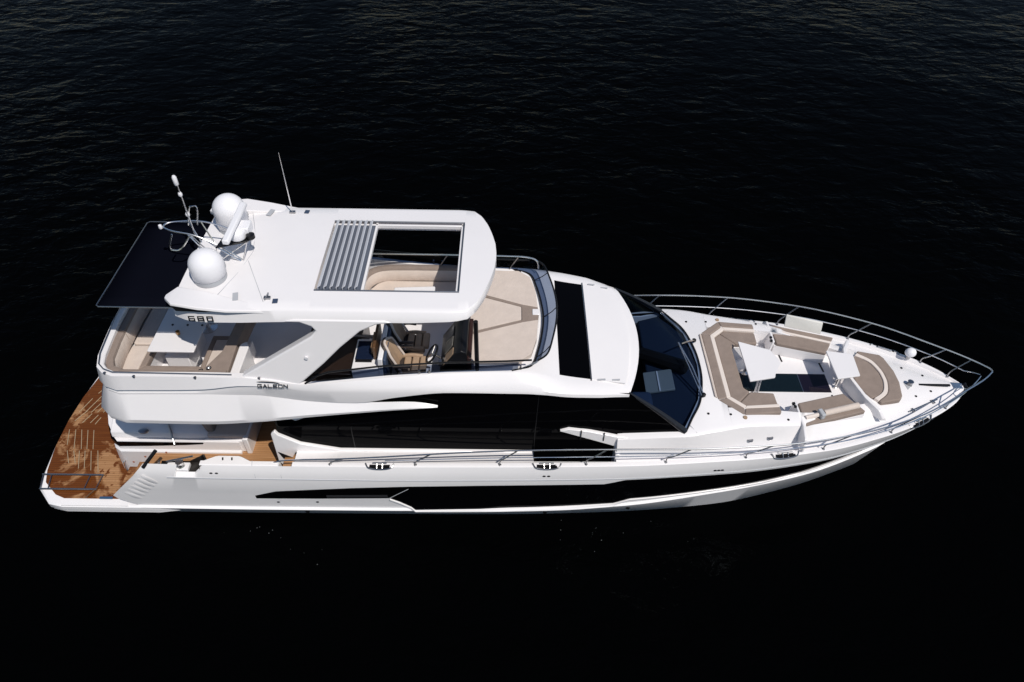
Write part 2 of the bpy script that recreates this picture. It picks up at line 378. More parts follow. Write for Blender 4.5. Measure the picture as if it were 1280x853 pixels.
tb = MB(); tb.prism([(-8.75, -2.27), (-8.75, -2.455), (-10.3, -2.455), (-10.3, -2.27)], .425, .446); tb.build('rim_step', HULLW, plat)
# bathing ladder folded flat on the planks
lb = MB()
lb.tube([(-11.06, -1.66, .52), (-9.60, -1.66, .52)], .020, 8); lb.tube([(-10.96, -2.05, .50), (-9.62, -2.05, .50)], .020, 8)
for t in (.0, .14, .78, .985): lb.tube([(-11.05+1.44*t, -1.66, .51), (-10.95+1.32*t, -2.05, .50)], .012, 6)
lad = lb.build('bathing_ladder', STEELD, plat)
lb = MB(); lb.box((-9.32, -2.26, .475), (.3, .06, .03)); lb.build('ladder_stop', BLUEP, plat, bevel=.008)
lb = MB(); lb.tube([(-9.62, -2.0, .5), (-9.80, -2.28, .49)], .018, 6); lb.build('ladder_foot', WOODD, plat)
CHOCK = mat('chock_glint', (.40, .31, .20), .3)
# tender chocks: three rows of thin bars, glints put into their pale colour
for (ax, ay, bx, by) in ((-11.04, .0, -10.86, .33), (-10.82, -.06, -10.70, .24), (-10.62, -.06, -10.52, .2), (-10.48, -.1, -10.42, .12),
                         (-11.05, -.28, -10.90, -.75), (-10.89, -.28, -10.68, -.87), (-10.74, -.28, -10.50, -.87), (-10.58, -.29, -10.36, -.87), (-10.43, -.29, -10.21, -.87),
                         (-10.82, -.93, -10.62, -1.3), (-10.66, -.93, -10.46, -1.3), (-10.52, -.93, -10.32, -1.45), (-10.38, -.93, -10.18, -1.45), (-10.23, -.93, -10.0, -1.5), (-10.07, -.92, -9.80, -1.56)):
    for s_ in ((1, -1) if ay < -.2 else (1,)):
        cb = MB(); cb.tube([(ax, ay*s_, .468), (bx, by*s_, .468)], .009, 6); cb.build('tender_chock', CHOCK, plat)

# ---- transom block (tender garage) between the two stairs
def blk(z, ins=0, aft=0):
    o = [(-6.15, -1.53+ins), (-8.95, -1.53+ins), (-9.22+aft, -1.42+ins), (-9.5+aft, -.98), (-9.72+aft, -.5), (-9.78+aft, 0)]
    return [(x, y, z) for x, y in o]+[(x, -y, z) for x, y in reversed(o[:-1])]
gb = MB(); gb.loft([blk(.42), blk(.95, .0, .05), blk(1.30, .0, .10), blk(1.34, .05, .12), blk(1.62, .06, .16)], True, True)
garage = gb.build('transom_block', WHITE, Y, smooth=30)
gb = MB(); gb.loft([[(x, y, z0), (x, y-.0, z1), (x+.02, y+.12, z1), (x+.02, y+.12, z0)] for x, y, z0, z1 in ((-9.37, -.95, 1.44, 1.60), (-9.13, -1.38, 1.44, 1.60), (-8.95, -1.49, 1.45, 1.60), (-8.2, -1.492, 1.48, 1.60), (-7.4, -1.492, 1.53, 1.60), (-6.98, -1.492, 1.575, 1.60))], True, True)
pair(gb, 'transom_strip', BLACKG, garage)  # glossy black strip along the upper edge of the block
sp = MB()
sp.loft([[(x, s*y, z) for s in (1,) for (y, z) in ((-1.38, 1.625), (-1.34, 1.79), (-1.06, 1.95), (1.06, 1.95), (1.34, 1.79), (1.38, 1.625))] for x in (-9.1, -7.2)]+[[(-6.85, y*.97, z) for (y, z) in ((-1.40, 1.625), (-1.36, 1.71), (-1.2, 1.79), (1.2, 1.79), (1.36, 1.71), (1.40, 1.625))]], True, True)
sp.build('sunbed_base', WHITE, garage, bevel=.03)
sp = MB(); sp.tube([(-7.75, -1.22, 1.93), (-7.6, -1.55, 1.62)], .022, 8); sp.build('gas_strut', STEELD, garage)
sp = MB(); sp.lathe([(.07, 0), (.07, .03), (.04, .05), (0, .05)], (-8.3, -1.36, 1.84), 14, 'z', 1.7); sp.build('deck_fitting', STEELD, garage)
sp = MB(); sp.box((-7.72, -.95, 2.0), (.42, .5, .04), rz=.1); sp.build('skylight_hatch', BLACKG, garage, bevel=.01)
for z, x in ((.9, -8.8), (1.12, -8.45), (1.3, -7.9)):
    sp = MB(); sp.lathe([(.025, 0), (.025, .01), (0, .012)], (x, -1.545, z), 8, 'y'); sp.build('courtesy_light', REDL, garage)
hb = MB(); hb.tube(spline([(-9.04, -1.535, .50), (-9.06, -1.57, .54), (-9.02, -1.57, .90), (-8.99, -1.53, .94)], 4), .016, 8); pair(hb, 'stern_handrail', STEEL, garage)
# stairs up to the cockpit
for s in (-1, 1):
    for i in range(3):
        x0 = -8.95+i*.3
        st = MB(); st.box((x0+.55, s*1.84, .5+.2*i+.1), (1.1, .60, .2+.001*i)); so_ = st.build('stair', WHITE, garage)
        st = MB(); st.box((x0+.155, s*1.84, .70+.2*i+.012), (.31, .58, .02)); st.build('teak_tread', TEAK, so_)

# ---- cockpit
cf = MB(); cf.prism([(-8.25, -2.26), (-4.95, -2.26), (-4.95, 2.26), (-8.25, 2.26)], 1.15, 1.25); cock = cf.build('cockpit_floor', TEAK, Y)
cs = MB(); cs.box((-6.45, 0, 1.45), (1.0, 2.9, .42)); sofa = cs.build('cockpit_sofa', WHITE, cock, bevel=.03)
cs = MB(); cs.box((-6.42, 0, 1.72), (.9, 2.8, .14)); cs.build('seat_cushion', CREAM, sofa, bevel=.04, seg=3)
cs = MB(); cs.box((-6.85, 0, 1.98), (.2, 2.6, .5), ry=-.2); cs.build('backrest_cushion', TAUPE, sofa, bevel=.06, seg=3)
cs = MB(); cs.box((-5.98, 0, 1.5), (.12, 3.0, .55)); cs.build('sofa_end', WHITE, sofa, bevel=.02)
# bulwark: cap rail and inner wall from the stairs to the side deck
bw = MB(); rings = []
for x in frange(-6.62, -4.9, 24):
    g, z = pch(HX, GY, x), pch(HX, GZ, x); wd = .13+.13*max(0, min(1, (x+6.55)/.25, (-5.55-x)/.25))
    rings.append([(x, -g, z), (x, -g+.02, z+.015), (x, -g+wd-.02, z+.015), (x, -g+wd, z-.01), (x, -g+wd+.03, 1.2)])
bw.loft(rings); bw.poly(rings[0]); 
rings = []
for x in frange(-8.3, -6.62, 6): rings.append([(x, -2.28, pch([-8.3, -7.7, -6.62], [1.2, 1.78, 1.80], x)), (x, -2.25, 1.15), (x, -2.2, .4)])
bw.loft(rings)
rings = []   # floor and inner wall of the mooring recess
bulw = pair(bw, 'bulwark', HULLW, Y, smooth=35)
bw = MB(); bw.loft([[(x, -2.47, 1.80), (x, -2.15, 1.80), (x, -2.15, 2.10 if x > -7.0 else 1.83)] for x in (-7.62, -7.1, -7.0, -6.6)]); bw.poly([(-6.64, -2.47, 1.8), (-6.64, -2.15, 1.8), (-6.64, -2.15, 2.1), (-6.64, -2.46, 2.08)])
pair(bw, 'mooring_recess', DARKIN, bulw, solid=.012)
for s in (-1, 1):
    q = MB(); q.box((-7.18, s*2.33, 1.86), (.5, .2, .1)); wi = q.build('mooring_winch', WHITE, bulw, bevel=.02)
    q = MB(); q.lathe([(.085, 0), (.06, .05), (.06, .11), (.085, .15), (0, .16)], (-7.1, s*2.33, 1.91), 14); q.build('winch_drum', STEEL, wi)
    q = MB(); q.tube([(-7.40, s*2.30, 2.02), (-6.82, s*2.22, 2.12)], .02, 8); q.build('guard_bar', STEELD, wi)
    q = MB(); q.tube([(-7.86, s*2.45, 2.0), (-7.58, s*2.20, 2.28)], .042, 10); fair = q.build('stern_fairlead', BLACK, bulw)
    q = MB(); q.tube([(-7.60, s*2.40, 1.86), (-7.50, s*2.36, 2.12)], .025, 8); q.build('roller', STEEL, fair)
    for x in (-6.15, -5.95):
        q = MB(); q.box((x, s*2.28, pch(HX, GZ, x)+.022), (.03, .07, .016), rz=-.3*s); q.build('cap_fitting', BLACK, bulw)
    q = MB()
    for x in (-5.5, -4.93): q.tube([(x, s*(pch(HX, GY, x)-.12), pch(HX, GZ, x)+.017), (x+.02, s*(pch(HX, GY, x)-.01), pch(HX, GZ, x)+.012), (x+.05, s*(hull_y(x, 1.78)+.003), 1.78)], .006, 5)
    q.build('panel_joint', GREYW, bulw)

# ---- decks
TX = [2.42, 3.8, 4.5, 5.2, 6.2, 7.0, 8.0, 9.0, 10.0, 10.75]
TYv = [1.95, 1.98, 1.88, 1.72, 1.60, 1.45, 1.12, .78, .38, .12]
TZv = [2.66, 2.83, 2.88, 2.87, 2.78, 2.68, 2.56, 2.45, 2.35, 2.28]
def pit(x): return pch([4.9, 6.1, 6.5, 8.3], [1.28, 1.28, 1.28, .80], x)
def deck_ring(x, inner):
    g, z = pch(HX, GY, x), pch(HX, GZ, x); t, tz = pch(TX, TYv, x), pch(TX, TZv, x)
    ft = min(t+.24, g-.19*min(1, g)) if g > .35 else g*.7; k = min(1, g/.5)
    t = min(t, g*.62)if g < .6 else t
    dz = z-.06
    return [(x, -g, z), (x, -(g-.03*k), z+.015), (x, -(g-.11*k), z+.012), (x, -(g-.15*k), z-.05), (x, -ft, dz+.02), (x, -(t+.05*k), max(dz+.03, tz-.055)), (x, -(t-.05*k), max(dz+.04, tz)), (x, -inner, max(dz+.04, tz+.01))]
dk = MB()
dk.loft([deck_ring(x, 0) for x in frange(8.3, 10.95, 22)])
dk.loft([deck_ring(x, pit(x)) for x in frange(4.9, 8.3, 26)])
def under(x): return lin([2.4, 3.85, 4.03, 4.28, 4.40, 4.44], [1.86, 1.84, 1.52, 1.05, .45, 0], x)
dk.loft([deck_ring(x, under(x)) for x in frange(2.42, 3.85, 10)+[3.94, 4.03, 4.12, 4.2, 4.28, 4.34, 4.40, 4.42, 4.44, 4.6, 4.75, 4.9]])
a = deck_ring(2.42, 1.86); dk.poly(a+[(2.42, -1.86, 1.4), (2.42, -2.2, 1.4)])
dk.loft([[(x, -pit(x), pch(TX, TZv, x)+.01), (x, -pit(x), 2.3), (x, 0, 2.3)] for x in frange(4.9, 8.3, 10)])
for x in (4.9, 8.3): dk.poly([(x, -pit(x), 2.3), (x, -pit(x), pch(TX, TZv, x)+.01), (x, 0, pch(TX, TZv, x)+.01), (x, 0, 2.3)])
def side_ring(x, inner):
    g, z = pch(HX, GY, x), pch(HX, GZ, x)
    return [(x, -g, z), (x, -(g-.03), z+.015), (x, -(g-.11), z+.012), (x, -(g-.15), z-.06), (x, -(g-.19), z-.085), (x, -inner, z-.10)]
dk.loft([side_ring(x, 1.70) for x in frange(-4.62, .62, 20)])
dk.loft([side_ring(x, 2.20) for x in frange(.62, 2.42, 8)])
dk.mirror(); deck = dk.build('deck', WHITE, Y, smooth=32)
# black-lined side door recesses
for s in (-1, 1):
    q = MB(); q.box((-4.78, s*2.06, 1.5), (.34, .36, .5)); sp_ = q.build('side_step', WHITE, deck, bevel=.01)
    q = MB(); q.box((-4.78, s*2.06, 1.76), (.32, .34, .02)); q.build('step_tread', TEAK, sp_)
rc = MB(); rc.add([(.62, -2.205, 2.06), (2.405, -2.205, 2.06), (2.405, -2.205, 1.4), (.62, -2.205, 1.4), (.62, -1.86, 2.2), (2.405, -1.86, 2.2), (2.405, -1.86, 1.4), (.62, -1.86, 1.4)],
                  [(0, 1, 2, 3), (4, 5, 6, 7), (3, 2, 6, 7), (0, 3, 7, 4)]); rec = pair(rc, 'side_door_recess', BLACKG, deck)
rc = MB(); rc.box((2.44, -2.03, 1.93), (.10, .30, .78)); rc.box((2.66, -2.1, 2.06), (.17, .2, .16)); pair(rc, 'door_jamb', HULLW, deck, bevel=.015)

# ---- deckhouse: black glazed sides, raked windscreen, white lower wall
HSX = [-4.95, -3, -1, 1, 2.55]; HST = [3.45, 3.62, 3.98, 3.98, 3.80]
hs = MB()
hs.loft([[(x, -1.89, 1.85), (x, -1.885, 2.6), (x, -pch(HSX, [1.86, 1.86, 1.84, 1.84, 1.69], x), pch(HSX, HST, x)+.0)] for x in frange(-4.95, 2.55, 24)])
hs.add([(2.55, -1.89, 1.85), (2.55, -1.885, 2.6), (2.55, -1.69, 3.80), (3.86, -1.93, 2.82), (3.86, -1.93, 2.4)], [(0, 1, 3, 4), (1, 2, 3)])
hs.mirror(); hs.poly([(-4.95, -1.89, 1.2), (-4.95, -1.86, 3.45), (-4.95, 1.86, 3.45), (-4.95, 1.89, 1.2)])
house = hs.build('deckhouse', BLACKG, Y, smooth=25)
for s in (1, -1):   # faint joints between the panes
    for x in (.62, -3.35):
        q = MB(); q.add([(x, -s*1.894, 2.0), (x+.02, -s*1.894, 2.0), (x+.02, -s*1.889, 2.6), (x, -s*1.889, 2.6), (x+.06, -s*1.848, 3.9 if x > 0 else 3.5), (x+.04, -s*1.848, 3.9 if x > 0 else 3.5)], [(0, 1, 2, 3), (3, 2, 4, 5)]); q.build('pane_joint', BLACK, house, smooth=0)
    # white wall: after wing below the glass, thin sill, spear and forward part
    q = MB(); pts = [(-5.08, 2.60), (-4.98, 2.70), (-4.93, 2.58), (-4.5, 2.27), (-3.66, 2.06), (.62, 2.07), (.62, 1.95), (-4.66, 1.95), (-4.98, 1.35), (-5.12, 1.6)]
    q.slab([(x, -s*1.97, z) for x, z in pts], (0, s*.085, 0)); q.build('lower_wall', HULLW, house, bevel=.02)
    q = MB(); q.slab([(-5.06, -s*1.975, 1.98), (-4.72, -s*1.975, 1.74), (-4.98, -s*1.975, 1.72)], (0, s*.01, 0)); q.build('vent_opening', BLACK, house)
    q = MB(); pts = [(1.16, 2.80), (1.34, 2.87), (1.8, 2.80), (2.42, 2.67), (3.0, 2.63), (3.4, 2.64), (3.72, 2.72), (3.86, 2.84), (3.86, 2.2), (2.42, 2.2), (2.42, 2.33), (1.8, 2.56)]
    q.slab([(x, -s*(1.975 if x > 2 else 1.94), z) for x, z in pts], (0, s*.085, 0)); q.build('spear_trim', HULLW, house, bevel=.012)
    for x in (1.62, 2.12): 
        q = MB(); q.box((x, -s*1.958, 2.72-(x-1.6)*.12), (.02, .03, .27-(x-1.6)*.02), ry=0); q.build('trim_joint', BLACK, house)

ROOFC = [(2.92, 0, 3.70), (2.88, -.5, 3.70), (2.79, -.9, 3.71), (2.67, -1.3, 3.73), (2.55, -1.69, 3.77)]
BASEC = [(4.47, 0, 2.90), (4.43, -.55, 2.90), (4.28, -1.15, 2.90), (4.03, -1.6, 2.87), (3.85, -1.93, 2.82)]
def screen(off=0):
    rs = []
    for i in range(17):
        u = i/16*4; k = min(3, int(u)); t = u-k
        r = Vector(ROOFC[k]).lerp(Vector(ROOFC[k+1]), t); b = Vector(BASEC[k]).lerp(Vector(BASEC[k+1]), t)
        rs.append([tuple(r.lerp(b, v/8)+Vector((.10*math.sin(math.pi*v/8)*(1-.8*(u/4)**2)+off, 0, .10*math.sin(math.pi*v/8)*(1-.8*(u/4)**2)+off))) for v in range(9)])
    mb = MB(); mb.loft(list(reversed([[(x, -y, z) for x, y, z in r] for r in rs[1:]]))+rs); return mb
shield = screen().build('windscreen', SHIELD, house, smooth=60)
pl = MB()   # dark pillars at the corners of the windscreen
a, b = Vector(ROOFC[4]), Vector(BASEC[4])
pl.tube([a.lerp(b, t)+Vector((.02*math.sin(math.pi*t), .03, .02*math.sin(math.pi*t))) for t in frange(0, 1, 10)], [.03+.045*t for t in frange(0, 1, 10)], 10); pair(pl, 'windscreen_pillar', mat('dark_pillar', (.012, .013, .017), .3, spec=.4), house)
fr = MB(); fr.tube([Vector(p)+Vector((.02, 0, .012)) for p in spline([(x, -y, z) for x, y, z in reversed(BASEC[1:])]+BASEC, 5)], .022, 6); fr.build('windscreen_gasket', BLACK, house)
# inside the wheelhouse, seen through the tinted glass
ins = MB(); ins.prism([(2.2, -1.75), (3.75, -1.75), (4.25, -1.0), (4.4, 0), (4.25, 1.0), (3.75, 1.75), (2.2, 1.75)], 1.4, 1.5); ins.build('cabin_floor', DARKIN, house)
NAVY = mat('navy_trim', (.035, .055, .10), .6); DASH = mat('dash_moulding', (.022, .034, .060), .7, spec=.2)
ins = MB(); ins.prism([(3.3, -1.8), (3.80, -1.86), (4.02, -1.54), (4.26, -1.12), (4.41, -.52), (4.45, 0), (4.41, .52), (4.26, 1.12), (4.02, 1.54), (3.80, 1.86), (3.3, 1.8)], 2.3, lambda x, y: 2.60+(x-3.4)*.24); dash = ins.build('dashboard', DASH, house, bevel=.04)
ins = MB(); ins.box((3.52, -.38, 2.71), (.66, .62, .06), ry=-.23); ins.build('chart_table', mat('pale_dash', (.27, .29, .28), .5), dash, bevel=.01)
ins = MB(); ins.box((3.5, -.40, 2.745), (.03, .6, .03)); ins.build('dash_divider', WHITE, dash)
ins = MB(); ins.box((3.05, -1.0, 2.45), (.5, .55, .7)); ins.build('pilot_seat', NAVY, house, bevel=.1, seg=3)
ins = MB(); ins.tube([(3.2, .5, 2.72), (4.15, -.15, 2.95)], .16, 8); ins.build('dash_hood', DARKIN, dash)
# wipers
for (p0, p1, p2) in (((4.40, -.98, 2.96), (3.92, .18, 3.42), 0), ((4.48, .72, 2.98), (4.02, .22, 3.34), 0)):
    q = MB(); a = Vector(p0); b = Vector(p1); n_ = Vector((.02, 0, .03))
    q.tube([a, a.lerp(b, .5)+n_*1.6, b+n_*.6], .017, 6); q.tube([a+Vector((-.05, -.03, 0)), a.lerp(b, .55)+n_*1.2+Vector((-.05, -.03, 0)), b+n_*.6], .013, 6); wp = q.build('wiper', STEEL, house)
    q = MB(); q.lathe([(.05, -.03), (.05, .02), (.02, .05), (0, .05)], p0, 12); q.build('wiper_motor', BLACK, wp)

# ---- flybridge shell, coachroof and side overhang, one moulded surface
ST = [  # x, inner top y, outer top (y,z), step out, step in, gutter, under
 (-7.75, 1.90, 4.50, (2.04, 4.50), (2.11, 4.16), (2.05, 4.11), (2.09, 4.04), (2.02, 3.40)),
 (-6.0, 1.90, 4.52, (2.05, 4.52), (2.13, 4.24), (2.07, 4.19), (2.11, 4.10), (2.02, 3.42)),
 (-5.2, 1.91, 4.52, (2.06, 4.52), (2.13, 4.36), (2.09, 4.33), (2.12, 4.12), (2.02, 3.45)),
 (-4.6, 1.94, 4.46, (2.07, 4.46), (2.12, 4.34), (2.11, 4.30), (2.12, 4.05), (1.98, 3.48)),
 (-4.0, 1.97, 4.36, (2.07, 4.36), (2.11, 4.26), (2.11, 4.20), (2.10, 3.90), (1.92, 3.52)),
 (-3.0, 1.86, 4.36, (1.95, 4.36), (2.04, 4.22), (2.06, 4.12), (2.05, 3.80), (1.86, 3.62)),
 (-2.2, 1.75, 4.36, (1.83, 4.36), (1.97, 4.20), (2.01, 4.08), (2.01, 3.94), (1.84, 3.84)),
 (-1.2, 1.64, 4.36, (1.72, 4.36), (1.88, 4.22), (1.96, 4.12), (1.97, 4.05), (1.83, 3.97)),
 (0.0, 1.57, 4.36, (1.66, 4.36), (1.82, 4.22), (1.93, 4.10), (1.95, 4.03), (1.83, 3.97)),
 (0.3, 1.57, 4.36, (1.66, 4.35), (1.82, 4.22), (1.93, 4.10), (1.95, 4.03), (1.83, 3.97)),
 (0.8, 1.57, 4.24, (1.66, 4.24), (1.82, 4.17), (1.93, 4.08), (1.95, 4.00), (1.83, 3.94)),
 (1.1, 1.57, 4.12, (1.66, 4.12), (1.82, 4.09), (1.93, 4.03), (1.95, 3.96), (1.82, 3.90)),
 (1.75, 1.54, 4.0, (1.63, 4.0), (1.76, 3.98), (1.87, 3.94), (1.89, 3.87), (1.78, 3.82)),
 (2.5, 1.48, 3.88, (1.57, 3.88), (1.66, 3.86), (1.76, 3.83), (1.78, 3.77), (1.68, 3.72)),
 (2.92, 1.42, 3.80, (1.52, 3.80), (1.60, 3.78), (1.70, 3.76), (1.71, 3.70), (1.62, 3.66))]
SX = [s[0] for s in ST]
def sv(x, i, j=None): return pch(SX, [s[i] if j is None else s[i][j] for s in ST], x)
def shell_pts(x):
    return [(sv(x, 1), 3.5), (sv(x, 1), sv(x, 2)-.02), (sv(x, 1)+.02, sv(x, 2))]+[(sv(x, i, 0), sv(x, i, 1)) for i in range(3, 8)]
def warp(x, y): return x-.125*y*y*max(0, min(1, (x-1.9)/1.02))
def aftbase():   # plan of the outer top edge round the stern and its normal
    B = [(-7.75, -2.04, 0, -1), (-7.98, -1.95, -.45, -.89), (-8.14, -1.80, -.75, -.66), (-8.24, -1.5, -.93, -.36), (-8.30, -1.0, -.98, -.17), (-8.35, -.5, -.995, -.08), (-8.36, 0, -1, 0)]
    return B
fs = MB()
p0 = shell_pts(-7.75); base = ST[0][3][0]
rings = []
for (bx, by, nx, ny) in reversed(aftbase()[1:]):
    rings.append([(bx+nx*(y-base), by+ny*(y-base), z) for y, z in p0])
for x in frange(-7.75, .3, 46): rings.append([(x, -y, z) for y, z in shell_pts(x)])
fs.loft(rings)
# coachroof ahead of the flybridge
rings = []
CX = [.3, .8, 1.1, 1.75, 2.5, 2.92]; CZ = [4.35, 4.27, 4.15, 4.04, 3.92, 3.83]
for x in frange(.3, 2.92, 20):
    S = shell_pts(x)[2:]; cz = pch(CX, CZ, x); zi = S[0][1]; yi = S[0][0]
    top = [(yi*k, cz-(cz-zi)*k**2) for k in (0, .15, .3, .45, .6, .75, .88)]
    rings.append([(warp(x, y), -y, z) for y, z in top+S])
fs.loft(rings); fs.poly(rings[0][:8]+[(.3, rings[0][7][1], 3.5), (.3, 0, 3.5)]); fs.poly(rings[-1]+[(2.86, 0, 3.66)])
fs.mirror(); shell = fs.build('flybridge_shell', WHITE, Y, smooth=32)
# floor and underside
fl_ = MB(); o = [(-8.18, 0), (-8.1, -1.3), (-7.7, -1.86), (-4, -1.9), (-2, -1.68), (0, -1.57), (.75, -1.57), (.75, 0)]
fl_.prism(o+mir(o[1:-1]), 3.42, 3.52); fl_.build('flybridge_floor', NONSKID, shell)
# side overhang ending in a spear
WG = [(-7.75, 2.06, 4.07, 2.33, 3.50, 2.32, 3.39, 1.8, 3.36), (-6.0, 2.08, 4.12, 2.36, 3.52, 2.35, 3.42, 1.8, 3.38), (-5.0, 2.09, 4.12, 2.33, 3.58, 2.32, 3.48, 1.8, 3.42), (-4.5, 2.09, 4.02, 2.29, 3.60, 2.28, 3.51, 1.8, 3.44),
      (-4.0, 2.07, 3.90, 2.24, 3.62, 2.23, 3.54, 1.82, 3.48), (-3.0, 2.02, 3.78, 2.13, 3.62, 2.12, 3.56, 1.84, 3.54), (-2.4, 1.98, 3.76, 2.06, 3.61, 2.05, 3.56, 1.84, 3.55), (-1.8, 1.91, 3.68, 2.0, 3.59, 1.99, 3.56, 1.85, 3.55), (-1.42, 1.90, 3.58, 1.95, 3.57, 1.95, 3.56, 1.88, 3.55)]
wg = MB(); rings = []
for (bx, by, nx, ny) in reversed(aftbase()[1:]):
    e = WG[0][1:]; rings.append([(bx+nx*(y-base), by+ny*(y-base), z) for y, z in zip(e[::2], e[1::2])])
WX = [g[0] for g in WG]
for x in frange(-7.75, -1.42, 40): rings.append([(x, -pch(WX, [g[k] for g in WG], x), pch(WX, [g[k+1] for g in WG], x)) for k in (1, 3, 5, 7)])
wg.loft(rings, False); wg.poly(rings[-1]); wg.mirror(); wg.build('side_overhang', WHITE, shell, smooth=30)
for s in (1, -1):
    q = MB(); q.slab([(-4.95, -s*2.02, 3.48), (-4.42, -s*2.02, 3.14), (-4.12, -s*2.02, 3.30), (-2.6, -s*2.0, 3.53), (-2.6, -s*2.0, 3.57), (-4.6, -s*2.02, 3.52)], (0, s*.12, 0)); q.build('overhang_bracket', WHITE, shell, bevel=.015)
un_ = MB(); o = [(-8.35, 0), (-8.25, -1.4), (-7.8, -2.05), (-4.9, -2.0), (-4.9, 0)]; un_.prism(o+mir(o[1:-1]), 3.36, 3.40); un_.build('cockpit_ceiling', WHITE, shell)
# roof hatch: open black sunroof and the sliding white panel in front of it
rz = lambda x, y: pch(CX, CZ, x)-.05*(y/1.55)**2*1.0
def roofpatch(x0, x1, y0, y1, off, xs0=0, xs1=0, th=.03):
    mb = MB(); rings = []
    for i in range(9):
        y = y0+(y1-y0)*i/8; a = x0+xs0*y*y; b = x1+xs1*y*y
        S = lambda x: pch(CX, CZ, x)-(pch(CX, CZ, x)-sv(x, 2))*min(1, abs(y)/sv(x, 1))**2
        rings.append([(a, y, S(a)+off-th), (a, y, S(a)+off)]+[(a+(b-a)*t, y, S(a+(b-a)*t)+off) for t in (.25, .5, .75)]+[(b, y, S(b)+off), (b, y, S(b)+off-th)])
    mb.loft(rings); mb.poly(rings[0]); mb.poly(rings[-1]); return mb
roofpatch(1.09, 1.74, -1.5, 1.5, .006).build('sunroof_glass', BLACKG, shell)
pnl = roofpatch(1.77, 2.70, -1.5, 1.5, .018, 0, -.10).build('sliding_roof_panel', WHITE, shell, smooth=30)
q = MB(); q.tube([(1.755, y, pch(CX, CZ, 1.755)-.04*abs(y/1.5)**1.6*1.0+.02) for y in frange(-1.55, 1.55, 10)], .014, 6); q.build('roof_rail', STEELD, shell)
for (x, y) in ((1.97, 1.52), (2.28, 1.46), (1.97, -1.5), (2.28, -1.46)):
    q = MB(); q.box((x, y, sv(x, 2)+.035), (.16, .03, .02), rz=-.1 if y > 0 else .1); q.build('panel_hinge', GREYW, pnl)
# ================================================================== foredeck lounge
SKYG = mat('floor_glass', (.004, .009, .012), .05, spec=.4)
q = MB(); q.prism([(5.60, -.29), (7.02, -.29), (7.02, .29), (5.60, .29)], 2.29, 2.308); q.build('floor_skylight', SKYG, deck)
q = MB(); q.prism([(7.04, -.29), (7.70, -.29), (7.70, .29), (7.04, .29)], 2.29, 2.308); q.build('floor_skylight', mat('floor_glass_violet', (.008, .006, .014), .05, spec=.4), deck)
q = MB(); q.box((7.03, 0, 2.305), (.018, .58, .012)); q.build('skylight_bar', STEELD, deck)
for (x, y, l) in ((6.76, .86, .34), (7.69, .55, .36)):
    for s in (1, -1):
        q = MB(); q.box((x, y*s, 2.304), (.035, l, .014), rz=.08); q.build('floor_slot', BLACK, deck)
# C-shaped sofa under the windscreen
OUT = [(6.06, -1.40), (5.22, -1.48), (4.72, -1.06), (4.72, 1.06), (5.22, 1.48), (6.06, 1.40)]
INN = [(6.05, .79), (5.40, .75), (5.40, -.75), (6.05, -.79)]
q = MB(); q.prism(OUT+INN, 2.3, 2.72); cso = q.build('bow_sofa', WHITE, Y, bevel=.015)
S1 = [(6.06, -1.24), (5.27, -1.30), (4.93, -1.0), (4.93, 1.0), (5.27, 1.30), (6.06, 1.24)]
S2 = [(6.06, -1.15), (5.32, -1.21), (5.03, -.95), (5.03, .95), (5.32, 1.21), (6.06, 1.15)]
def band(a, b, z0, z1, i0, i1):
    return a[i0:i1+1]+list(reversed(b[i0:i1+1]))
for i0, i1 in ((0, 1), (1, 2), (2, 3), (3, 4), (4, 5)):
    q = MB(); q.prism(band(OUT, S1, 0, 0, i0, i1), 2.70, 2.90); q.build('sofa_back_pad', TAUPE, cso, bevel=.03, seg=3)
    q = MB(); q.prism(band(S1, S2, 0, 0, i0, i1), 2.70, 2.885); q.build('sofa_stripe', PALE, cso, bevel=.015)
I2 = [(6.05, -.79), (5.56, -.77), (5.40, -.66), (5.40, .66), (5.56, .77), (6.05, .79)]
for a in ([(6.06, -1.15), (5.32, -1.21), (5.20, -1.10), (5.52, -.76), (6.05, -.79)], [(5.20, -1.10), (5.03, -.95), (5.03, .95), (5.20, 1.10), (5.52, .76), (5.40, .64), (5.40, -.64), (5.52, -.76)], [(6.06, 1.15), (5.32, 1.21), (5.20, 1.10), (5.52, .76), (6.05, .79)]):
    q = MB(); q.prism(a, 2.70, 2.84); q.build('sofa_cushion', TAUPE, cso, bevel=.035, seg=3)
q = MB(); q.prism([(4.66, -.98), (4.71, -1.02), (4.71, 1.02), (4.66, .98)], 2.84, 2.93); q.build('sofa_back_edge', CREAM, cso, bevel=.012)
# two folding tables
q = MB(); q.prism(fillet([(5.50, -.63), (6.10, -.50), (6.13, -.41), (6.33, -.06), (6.33, .06), (6.20, .36), (5.50, .63)], .015), 3.01, 3.05); t1 = q.build('bow_table', WHITE, Y, bevel=.006)
for s in (1, -1):
    q = MB(); q.tube([(5.98+.03*s, -.02, 3.0), (5.86+.03*s, -.40, 2.31)], .022, 8); q.build('table_leg', STEEL, t1)
q = MB(); q.lathe([(.1, 0), (.1, .02), (.04, .04), (.04, .70), (0, .7)], (5.75, .3, 2.31), 14); q.build('table_leg', STEEL, t1)
q = MB(); q.prism(fillet([(7.57, -.45), (8.12, -.34), (8.17, .34), (7.57, .44)], .015), 2.93, 2.97); t2 = q.build('bow_table', WHITE, Y, bevel=.006)
for x, y in ((7.84, -.10), (7.92, .1)):
    q = MB(); q.tube([(x, y, 2.94), (x-.01, y-.03, 2.31)], .03, 8); q.lathe([(.055, 0), (.06, .03), (.03, .05), (0, .05)], (x-.01, y-.03, 2.31), 12); q.build('table_leg', STEEL, t2)
q = MB(); q.box((7.66, -.02, 2.90), (.10, .12, .04)); q.build('table_latch', BLACK, t2)
